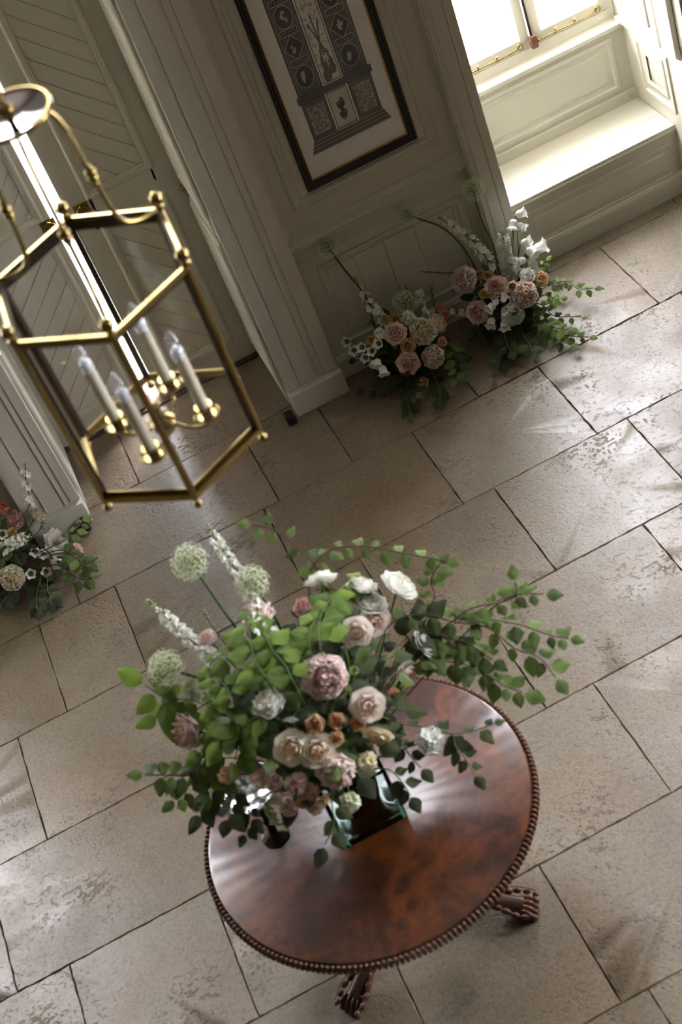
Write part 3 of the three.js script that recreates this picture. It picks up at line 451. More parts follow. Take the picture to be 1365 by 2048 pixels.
// ------------------------------------------------------------------ hexagonal hall lantern
{
  const g = thing('hall_lantern', 'hexagonal brass and glass hall lantern with four electric candles', 'lantern', [-0.017, 2.809, 2.97]);
  g.rotation.set(0.094, 0, -0.007);
  const R = 0.25, H = 0.552, P = (k, y, r = R) => { const a = 2.679 - k * Math.PI / 3; return V(r * Math.cos(a), y, r * Math.sin(a)); };
  const bar = (a, b, w, h) => { const d = b.clone().sub(a), m = new THREE.Matrix4().lookAt(a, b, Math.abs(d.y) > 0.9 * d.length() ? V(a.x, 0, a.z) : V(0, 1, 0)); return new RoundedBoxGeometry(w, h, d.length() + 0.006, 2, 0.003).applyMatrix4(m).translate((a.x + b.x) / 2, (a.y + b.y) / 2, (a.z + b.z) / 2); };
  for (let k = 0; k < 6; k++) {
    mesh('post', merge([bar(P(k, 0), P(k, -H), 0.0155, 0.013), ]), M.brass, g);
    mesh('glazing_bead', bar(P(k, -0.01, R - 0.014), P(k, -H + 0.01, R - 0.014), 0.02, 0.008), M.bronze, g);
    mesh('top_rail', bar(P(k, 0), P(k + 1, 0), 0.012, 0.016), M.brass, g); mesh('glazing_rail', bar(P(k, -0.012, R - 0.011), P(k + 1, -0.012, R - 0.011), 0.006, 0.03), M.bronze, g);
    mesh('bottom_rail', merge([bar(P(k, -H), P(k + 1, -H), 0.013, 0.018), bar(P(k, -H + 0.012, R - 0.01), P(k + 1, -H + 0.012, R - 0.01), 0.006, 0.02)]), M.brass, g);
    mesh('pane', quads([[P(k, -0.01, R - 0.006), P(k + 1, -0.01, R - 0.006), P(k + 1, -H + 0.01, R - 0.006), P(k, -H + 0.01, R - 0.006)].map((p) => p.toArray())]), M.pane, g);
    mesh('finial', toCreasedNormals(lathe([[0, 0.056], [0.008, 0.053], [0.0155, 0.043], [0.017, 0.035], [0.014, 0.026], [0.006, 0.02], [0.0065, 0.016], [0.012, 0.012], [0.012, 0.007], [0.006, 0.003]], 16), 0.7), M.brass, g, T(...P(k, 0).toArray()));
    mesh('drop', toCreasedNormals(lathe([[0.0045, 0], [0.006, -0.01], [0.012, -0.017], [0.011, -0.026], [0, -0.032]], 14), 0.7), M.brass, g, T(...P(k, -H - 0.008).toArray()));
  }
  for (const k of [1, 3, 5]) {        // three scrolled arms rise from alternate corners to the smoke bell
    const q = (r, y) => P(k, y, r), arm = mesh('scroll_arm', tube([q(0.06, 0.428), q(0.09, 0.405), q(0.108, 0.36), q(0.114, 0.3), q(0.117, 0.24), q(0.123, 0.19), q(0.127, 0.13), q(0.135, 0.075), q(0.15, 0.045), q(0.19, 0.021), q(0.236, 0.01)], 0.0065, 60, 8), M.brass, g);
    mesh('knop', merge([[-0.022, 0.0085], [-0.008, 0.013], [0.008, 0.014], [0.024, 0.009]].map(([d, r]) => new THREE.SphereGeometry(r, 12, 8).translate(...q(0.121, 0.205 + d).toArray()))), M.brass, arm);
  }
  mesh('smoke_bell', toCreasedNormals(lathe([[0, 0.43], [0.04, 0.432], [0.085, 0.445], [0.096, 0.452], [0.098, 0.458], [0.094, 0.462]], 48), 0.7), M.brass, g);
  mesh('bell_rim', new THREE.TorusGeometry(0.095, 0.0055, 8, 48).rotateX(Math.PI / 2).translate(0, 0.459, 0), M.brass, g);
  mesh('mirror_dish', lathe([[0.093, 0.46], [0.082, 0.452], [0.04, 0.439], [0, 0.437]], 48), M.mirror, g);
  mesh('stem_rod', merge([rod(V(0, 0.437, 0), V(0, 4.15, 0), 0.008), new THREE.SphereGeometry(0.02, 12, 10).translate(0, 0.47, 0), new THREE.SphereGeometry(0.014, 12, 10).translate(0, 0.52, 0)]), M.brass, g);
  // candle cluster
  const yc = -0.498, c = mesh('candle_hub', toCreasedNormals(lathe([[0, -0.04], [0.018, -0.036], [0.03, -0.02], [0.034, 0], [0.024, 0.014], [0.01, 0.022], [0.009, 0.05], [0.014, 0.06], [0, 0.068]], 24), 0.7), M.brass, g, T(0, yc - 0.005, 0));
  mesh('hub_rod', rod(V(0, yc, 0), V(0, -H, 0), 0.006), M.brass, g);
  for (let k = 0; k < 4; k++) {
    const a = 0.495 + Math.PI - k * Math.PI / 2, x = 0.122 * Math.cos(a), z = 0.122 * Math.sin(a), at = T(x, yc, z);
    mesh('candle_arm', tube([V(0.02 * Math.cos(a), yc - 0.01, 0.02 * Math.sin(a)), V(0.5 * x, yc - 0.035, 0.5 * z), V(0.92 * x, yc - 0.032, 0.92 * z), V(x, yc - 0.004, z)], 0.005, 16, 7), M.brass, g);
    const pan = mesh('drip_pan', toCreasedNormals(lathe([[0, -0.012], [0.012, -0.008], [0.03, -0.001], [0.036, 0.006], [0.034, 0.008], [0.022, 0.003], [0.014, 0.004], [0.015, 0.018], [0.023, 0.03], [0.023, 0.034], [0.016, 0.034]], 24), 0.7), M.brass, g, at);
    mesh('candle_tube', new THREE.CylinderGeometry(0.016, 0.016, 0.175, 18).translate(0, 0.118, 0), M.candle, pan);
    const b = mesh('bulb', lathe([[0.011, 0.203], [0.018, 0.216], [0.0215, 0.233], [0.0195, 0.254], [0.0125, 0.277], [0.006, 0.291], [0.0008, 0.299]], 18), M.bulb, g, at);
    mesh('bulb_base_glow', merge([new THREE.CylinderGeometry(0.013, 0.013, 0.014, 14).translate(0, 0.211, 0), new THREE.SphereGeometry(0.016, 12, 8).scale(1, 0.85, 1).translate(0, 0.227, 0), rod(V(0, 0.22, 0), V(0, 0.25, 0), 0.0018)]), M.bulb_white, b);  // white sphere stands in for the whitish glow of the lower bulb
  }
}

// ------------------------------------------------------------------ flowers
function sheet(nu, nv, f) {
  const pos = [], idx = [], uv = [];
  for (let j = 0; j <= nv; j++) for (let i = 0; i <= nu; i++) { pos.push(...f(i / nu * 2 - 1, j / nv)); uv.push(i / nu, j / nv); }
  for (let j = 0; j < nv; j++) for (let i = 0; i < nu; i++) { const a = j * (nu + 1) + i, b = a + nu + 1; idx.push(a, a + 1, b, a + 1, b + 1, b); }
  const g = new THREE.BufferGeometry(); g.setAttribute('position', new THREE.Float32BufferAttribute(pos, 3)); g.setAttribute('uv', new THREE.Float32BufferAttribute(uv, 2)); g.setIndex(idx); g.computeVertexNormals(); return g;
}
// a petal of unit height growing along +y; z is outward
function petal({ w = 0.5, cup = 0.4, belly = 0.1, curl = 0, tip = 0, ruffle = 0, notch = 0, s = 0, nu = 6, nv = 7 }) {
  return sheet(nu, nv, (u, v) => {
    const c = 0.62, f = v < c ? 0.28 + 0.72 * ss(0, c, v) : Math.pow(Math.max(0, 1 - Math.pow((v - c) / (1.03 - c), 2.4)), tip ? 0.85 : 0.5);
    const x = u * w * f, y = v * (1 - 0.1 * u * u * v) + notch * v * v * v * (Math.sin(u * 9 + s) * 0.6 + Math.sin(u * 17 + 2 * s) * 0.4) + tip * v * v * Math.max(0, 1 - Math.abs(u) * 2) * 0.1;
    const z = -cup * w * u * u * (0.35 + 0.65 * f) + belly * Math.sin(Math.PI * v) + curl * v * v * v * (1 + 0.5 * u * u) + ruffle * v * v * Math.sin(u * 6 + s * 3) * 0.5 + ruffle * v * v * Math.cos(u * 11 + s) * 0.3;
    return [x, y, z];
  });
}
const PET = {
  bud: [petal({ w: 0.34, cup: 0.95, belly: 0.06, curl: -0.1, nu: 5, nv: 5 })],
  in: [0, 1].map((s) => petal({ w: 0.42, cup: 0.8, belly: 0.1, curl: -0.05 + 0.1 * s, s })),
  mid: [0, 1].map((s) => petal({ w: 0.52, cup: 0.55, belly: 0.16, curl: 0.06, ruffle: 0.03, s: 1 + s })),
  out: [0, 1, 2].map((s) => petal({ w: 0.6, cup: 0.3, belly: 0.14, curl: 0.22, ruffle: 0.05, s: 3 + s })),
  point: [0, 1, 2].map((s) => petal({ w: 0.56, cup: 0.3, belly: 0.14, curl: 0.24, tip: 1, ruffle: 0.02, s: 5 + s })),
  guard: [0, 1, 2].map((s) => petal({ w: 0.5, cup: 0.45, belly: 0.14, curl: 0.0, ruffle: 0.06, notch: 0.05, s: 8 + s })),
  ruf: [0, 1, 2, 3].map((s) => petal({ w: 0.3, cup: 0.5, belly: 0.1, curl: rr(-0.12, 0.1), ruffle: 0.13, notch: 0.12, nu: 8, nv: 7, s: 12 + s * 1.7 })),
};
const pick = (l) => l[Math.floor(rnd() * l.length)];
const sepal = petal({ w: 0.28, cup: 0.3, belly: 0.05, curl: -0.1, tip: 1, nu: 3, nv: 4 });
const calyxGeo = merge([0, 1, 2, 3, 4].map((k) => sepal.clone().applyMatrix4(mul(RY(k * 1.2566), T(0, 0, 0.06), RX(1.15)))).concat([new THREE.SphereGeometry(0.16, 8, 6).scale(1, 0.9, 1)]));
const leafGeo = [0, 1, 2].map((s) => sheet(6, 8, (u, v) => { const f = Math.pow(Math.sin(Math.PI * Math.pow(v, 0.8)), 0.8) * (1 - 0.25 * v), e = 1 + 0.05 * Math.sin(v * 40) * (Math.abs(u) > 0.9 ? 1 : 0); return [u * 0.40 * f * e, v, 0.16 * Math.abs(u) * f * 0.6 + (0.1 + 0.06 * s) * v * v - 0.04 * Math.sin(v * 9 + s) * u]; }));
const thinLeaf = sheet(3, 5, (u, v) => [u * 0.16 * Math.sin(Math.PI * Math.pow(v, 0.8)), v, 0.1 * Math.abs(u) + 0.2 * v * v]);
function frameY(p, dir, spin = rnd() * 6.28) { return mul(T(p.x, p.y, p.z), new THREE.Matrix4().makeRotationFromQuaternion(new THREE.Quaternion().setFromUnitVectors(V(0, 1, 0), dir)), RY(spin)); }
const petalAt = (F, a, r0, h, w, tilt, sc) => mul(F, RY(a), T(0, 0, r0), RX(tilt), SC(w, h, (w + h) / 2 * (sc ?? 1)));

const ARR = { T: { base: V(-0.0145, 0.695, 3.0), spread: 0.032, mouth: 0.87 }, L: { base: V(1.13, 0.03, 0.22), spread: 0.05 }, R: { base: V(1.7, 0.03, 0.24), spread: 0.05 }, F: { base: V(-1.05, 0.03, 0.26), spread: 0.05 } };
const CEN = { T: V(-0.03, 1.12, 2.95), L: V(1.13, 0.12, 0.22), R: V(1.7, 0.13, 0.24), F: V(-1.05, 0.12, 0.26) };
function stemPoints(a, end, via = []) {
  const A = ARR[a], b = A.base.clone().add(V(rr(-1, 1) * A.spread, 0, rr(-1, 1) * A.spread)), pts = [b];
  if (A.mouth) { const d = end.clone().sub(V(A.base.x, A.mouth, A.base.z)); d.y = 0; d.clampLength(0, 0.06); pts.push(V(A.base.x + d.x, A.mouth, A.base.z + d.z)); } else pts.push(b.clone().lerp(end, 0.3).add(V(0, 0.03, 0)));
  for (let k = via.length - 1; k >= 0; k--) pts.push(V(...via[k]));
  pts.push(end); return pts;
}
function addStem(t, a, end, via, r = 0.0032, mat = M.stem) { const p = stemPoints(a, end, via).map((q) => q.clone().sub(t.position)); mesh('stem', tube(p, r, 8 + 4 * p.length, 5), mat, t); return p; }
const wiggle = (t, m) => m;

function rose(t, P, R, dir, tone, back) {
  const [o, i, mi] = TONE[tone], pointed = ['dusty', 'mauve', 'pinkbud'].includes(tone), F = frameY(P.clone().addScaledVector(dir, -0.5 * R), dir), s = R * 0.84, OUT = pointed ? PET.point : PET.out;
  for (const [n, r0, h, w, tilt, set, mat] of [[3, 0.05, 0.92, 0.62, 0.04, PET.bud, i], [4, 0.12, 0.95, 0.78, 0.12, PET.in, i], [5, 0.2, 0.99, 0.88, 0.22, PET.in, mi], [5, 0.27, 1.02, 1.0, 0.36, PET.mid, pointed ? o : mi], [6, 0.32, 1.06, 1.08, 0.52, PET.mid, o], [6, 0.36, 1.08, 1.15, pointed ? 0.8 : 0.72, OUT, o], [6, 0.38, 1.05, 1.2, pointed ? 1.12 : 0.98, OUT, o]])
    for (let k = 0, a0 = rnd() * 6.28; k < n; k++) mesh('petal', pick(set), mat, t, petalAt(F, a0 + k / n * 6.283 + rr(-0.1, 0.1), r0 * s, h * s * rr(0.95, 1.05), w * s, tilt + rr(-0.06, 0.06)));
  mesh('calyx', calyxGeo, M.calyx, t, mul(F, SC(R * (back ? 0.55 : 0.4)), RX(Math.PI), T(0, -0.06, 0)));
  return V(0, 0, 0).applyMatrix4(F);
}
function peony(t, P, R, dir, tone) {
  const [o, i] = TONE[tone], F = frameY(P.clone().addScaledVector(dir, -0.45 * R), dir), s = R;
  for (const [n, h, tilt, w] of [[7, 0.95, 1.3, 1.15], [8, 0.95, 1.02, 1.05], [9, 0.96, 0.76, 0.95]]) for (let k = 0, a0 = rnd() * 6.28; k < n; k++) mesh('petal', pick(PET.guard), o, t, petalAt(F, a0 + k / n * 6.283 + rr(-0.12, 0.12), 0.1 * s, h * s * rr(0.92, 1.04), w * s, tilt + rr(-0.1, 0.1)));
  const NR = R > 0.05 ? 58 : 44; for (let k = 0; k < NR; k++) { const q = Math.sqrt((k + 0.5) / NR); mesh('petal', pick(PET.ruf), q < 0.55 || rnd() < 0.2 ? i : o, t, petalAt(F, k * 2.4, (0.01 + 0.24 * q) * s, (1.08 - 0.14 * q) * s * rr(0.86, 1.06), rr(0.7, 1.05) * s, 0.04 + 0.68 * q + rr(-0.1, 0.1))); }
  for (let k = 0; k < 5; k++) mesh('petal', PET.bud[0], i, t, petalAt(F, k * 1.2566, 0.03 * s, 0.98 * s, 0.7 * s, 0.02 + 0.03 * k));
  mesh('calyx', calyxGeo, M.calyx, t, mul(F, SC(R * 0.42), RX(Math.PI)));
  return V(0, 0, 0).applyMatrix4(F);
}
function openPeony(t, P, R, dir, tone) {
  const [o] = TONE[tone], F = frameY(P.clone().addScaledVector(dir, -0.2 * R), dir);
  for (const [n, tilt] of [[7, 1.25], [5, 0.85]]) for (let k = 0; k < n; k++) mesh('petal', pick(PET.point), o, t, petalAt(F, k / n * 6.283 + tilt, 0.12 * R, R * rr(0.9, 1.05), R * 0.9, tilt + rr(-0.12, 0.12)));
  const st = []; for (let k = 0; k < 40; k++) { const a = k * 2.4, r = 0.26 * Math.sqrt(k / 40); st.push(rod(V(0, 0, 0), V(r * Math.cos(a), 0.3, r * Math.sin(a)), 0.008, 4), new THREE.SphereGeometry(0.03, 5, 4).translate(r * Math.cos(a), 0.31, r * Math.sin(a))); }
  mesh('stamens', merge(st), M.stamen, t, mul(F, SC(R))).userData.kind = 'stuff';
  return V(0, 0, 0).applyMatrix4(F);
}
const starGeo = (() => { const p = []; for (let k = 0; k < 6; k++) { const a = k / 6 * 6.283, b = a + 0.32, c = a - 0.32; p.push(0, 0, 0, 0.5 * Math.cos(b), 0.12, 0.5 * Math.sin(b), Math.cos(a), 0.05, Math.sin(a), 0, 0, 0, Math.cos(a), 0.05, Math.sin(a), 0.5 * Math.cos(c), 0.12, 0.5 * Math.sin(c)); } const g = new THREE.BufferGeometry(); g.setAttribute('position', new THREE.Float32BufferAttribute(p, 3)); g.computeVertexNormals(); return g; })();
const alliumGeo = (() => {
  const st = [], sp = []; for (let k = 0; k < 420; k++) {
    const y = 1 - 2 * (k + 0.5) / 420, q = Math.sqrt(1 - y * y), a = k * 2.39996, d = V(q * Math.cos(a), y, q * Math.sin(a)).add(V(rr(-0.06, 0.06), rr(-0.06, 0.06), rr(-0.06, 0.06))).normalize(), l = rr(0.76, 1.02);
    sp.push(new THREE.ConeGeometry(0.009, l - 0.2, 3).applyMatrix4(frameY(d.clone().multiplyScalar(0.1 + l / 2), d, 0)));
    st.push(starGeo.clone().applyMatrix4(mul(frameY(d.clone().multiplyScalar(l), d), SC(0.092))), new THREE.OctahedronGeometry(0.026).translate(d.x * l, d.y * l, d.z * l));
  }
  return [merge(st), merge(sp)];
})();
function allium(t, P, R) {
  mesh('florets', alliumGeo[0], M.allium, t, mul(T(P.x, P.y, P.z), RY(rnd() * 6), RX(rnd() * 6), SC(R))).userData.kind = 'stuff';
  mesh('pedicels', alliumGeo[1], M.alliumcore, t, mul(T(P.x, P.y, P.z), RY(rnd() * 6), RX(rnd() * 6), SC(R))).userData.kind = 'stuff';
}
const floretGeo = [0, 1, 2].map((s) => merge([0, 1, 2, 3, 4].map((k) => petal({ w: 0.42, cup: 0.2, belly: 0.1, curl: 0.12, ruffle: 0.08, s: s * 3 + k, nu: 3, nv: 4 }).applyMatrix4(mul(RY(k * 1.2566 + rr(-0.15, 0.15)), T(0, 0, 0.06), RX(1.0 + rr(-0.2, 0.2)))))));
const frillGeo = [0, 1].map((s) => merge([0, 1, 2, 3, 4].map((k) => petal({ w: 0.55, cup: 0.6, belly: 0.2, curl: 0.25, ruffle: 0.2, s: s * 2 + k, nu: 4, nv: 5 }).applyMatrix4(mul(RY(k * 1.2566), T(0, 0, 0.1), RX(0.45))))));
const budGeo = new THREE.SphereGeometry(0.3, 7, 6).scale(0.8, 1.3, 0.8).translate(0, 0.4, 0);
const bellGeo = [0, 1].map((s) => { const f = (u, v) => { const a = u * Math.PI, lobe = 0.5 + 0.5 * Math.cos(5 * a); const r = 0.16 + 0.34 * Math.sqrt(Math.min(1, v / 0.3)) * (1 - 0.12 * Math.sin(Math.PI * v)) + ss(0.68, 1.05, v) * (0.12 + 0.2 * lobe), y = 1.25 * v - ss(0.8, 1, v) * (0.12 * (1 - lobe) + 0.06 * lobe + s * 0.03 * Math.sin(3 * a)); return [r * Math.cos(a), y, r * Math.sin(a)]; }; return sheet(30, 10, f); });
const bellCalyx = merge([0, 1, 2, 3, 4].map((k) => sepal.clone().applyMatrix4(mul(RY(k * 1.2566), T(0, 0.02, 0.14), RX(0.35), SC(0.75)))).concat([new THREE.SphereGeometry(0.15, 8, 6).translate(0, -0.12, 0)]));
function bell(t, P, R, dir, tone) {
  const F = mul(frameY(P.clone().addScaledVector(dir, -0.75 * R), dir), SC(R * 1.2));
  mesh('petal_bell', pick(bellGeo), FLORET.white[0], t, F); mesh('calyx', bellCalyx, M.calyx, t, F); mesh('style', rod(V(0, 0.1, 0), V(0, 0.85, 0), 0.035, 5), FLORET.cream[1], t, F);
  return V(0, 0, 0).applyMatrix4(F);
}
function cluster(t, P, R, dir, tone, n = 16) {
  const F = frameY(P.clone().addScaledVector(dir, -0.35 * R), dir), snap = tone.startsWith('snap'), set = snap ? frillGeo : floretGeo, sz = R * (snap ? 0.58 : n > 24 ? 0.4 : 0.46);
  for (let k = 0; k < n; k++) { const q = Math.sqrt((k + 0.5) / n) * 1.35, a = k * 2.4, d = V(Math.sin(q) * Math.cos(a), Math.cos(q), Math.sin(q) * Math.sin(a)); mesh('floret', pick(set), pick(FLORET[tone]), t, mul(F, frameY(d.clone().multiplyScalar(R * rr(0.5, 0.72)), d.add(V(rr(-0.3, 0.3), rr(-0.3, 0.3), rr(-0.3, 0.3))).normalize()), SC(sz * rr(0.85, 1.15)))); }
  mesh('heart', new THREE.IcosahedronGeometry(R * 0.55, 2), snap ? M.calyx : M.alliumcore, t, mul(F, T(0, 0.05 * R, 0)));
  return V(0, 0, 0).applyMatrix4(F);
}
function spike(t, P, R, tone, via, n) {
  const c = new THREE.CatmullRomCurve3([P, ...via.map((q) => V(...q))].map((p) => p.clone().sub(t.position)));
  const sparse = tone === 'sparse';
  for (let k = 0; k < n; k++) {
    const f = (k + 0.5) / n, p = c.getPoint(f), tg = c.getTangent(f).negate(), side = V(1, 0, 0).applyAxisAngle(V(0, 1, 0), 0).cross(tg).normalize().applyAxisAngle(tg, k * 2.4 + rr(-0.4, 0.4)), d = side.clone().multiplyScalar(1).addScaledVector(tg, f < 0.2 ? 1.2 : 0.45).normalize();
    const w = R * (f < 0.18 ? 0.45 + f : tone === 'green' ? 0.5 : 0.75 + 0.35 * f) * rr(0.85, 1.15), off = f < 0.18 ? 0.25 * w : 0.55 * R;
    if (f < 0.2 || tone === 'green') mesh('bud', budGeo, FLORET[f < 0.12 || tone === 'green' ? 'green' : 'greenwhite'][0], t, mul(frameY(p.addScaledVector(d, off), d), SC(w * 1.1)));
    else mesh('floret', pick(tone === 'dense' ? frillGeo : floretGeo), pick(FLORET[tone]), t, mul(frameY(p.addScaledVector(side, tone === 'dense' ? off * 0.75 : off).addScaledVector(d, 0.05 * w), d), SC(w * (sparse ? 0.95 : tone === 'dense' ? 0.72 : 0.82))));
  }
}
function tassel(t, P, R, via) {
  const c = new THREE.CatmullRomCurve3([P, ...via.map((q) => V(...q))].map((p) => p.clone().sub(t.position))), l = [];
  for (let k = 0; k < 220; k++) { const f = k / 220, p = c.getPoint(f * 0.8), w = R * (0.7 + 0.35 * Math.sin(f * 19)) * (1 - 0.3 * f); p.add(V(rr(-1, 1), rr(-1, 1), rr(-1, 1)).normalize().multiplyScalar(w * Math.cbrt(rnd()))); l.push(new THREE.IcosahedronGeometry(R * rr(0.16, 0.26), 0).translate(p.x, p.y, p.z)); }
  mesh('flower_beads', merge(l), FLORET.green[0], t).userData.kind = 'stuff';
}
const CAT = { rose: ['rose', 'rose'], peony: ['peony', 'peony'], openpeony: ['open_peony', 'peony'], lisianthus: ['lisianthus', 'flower'], allium: ['allium', 'allium'], spike: ['flower_spire', 'flower'], bell: ['bell_flower', 'bell flower'], cluster: ['flower_cluster', 'flower'], tassel: ['green_amaranth', 'flower'] };
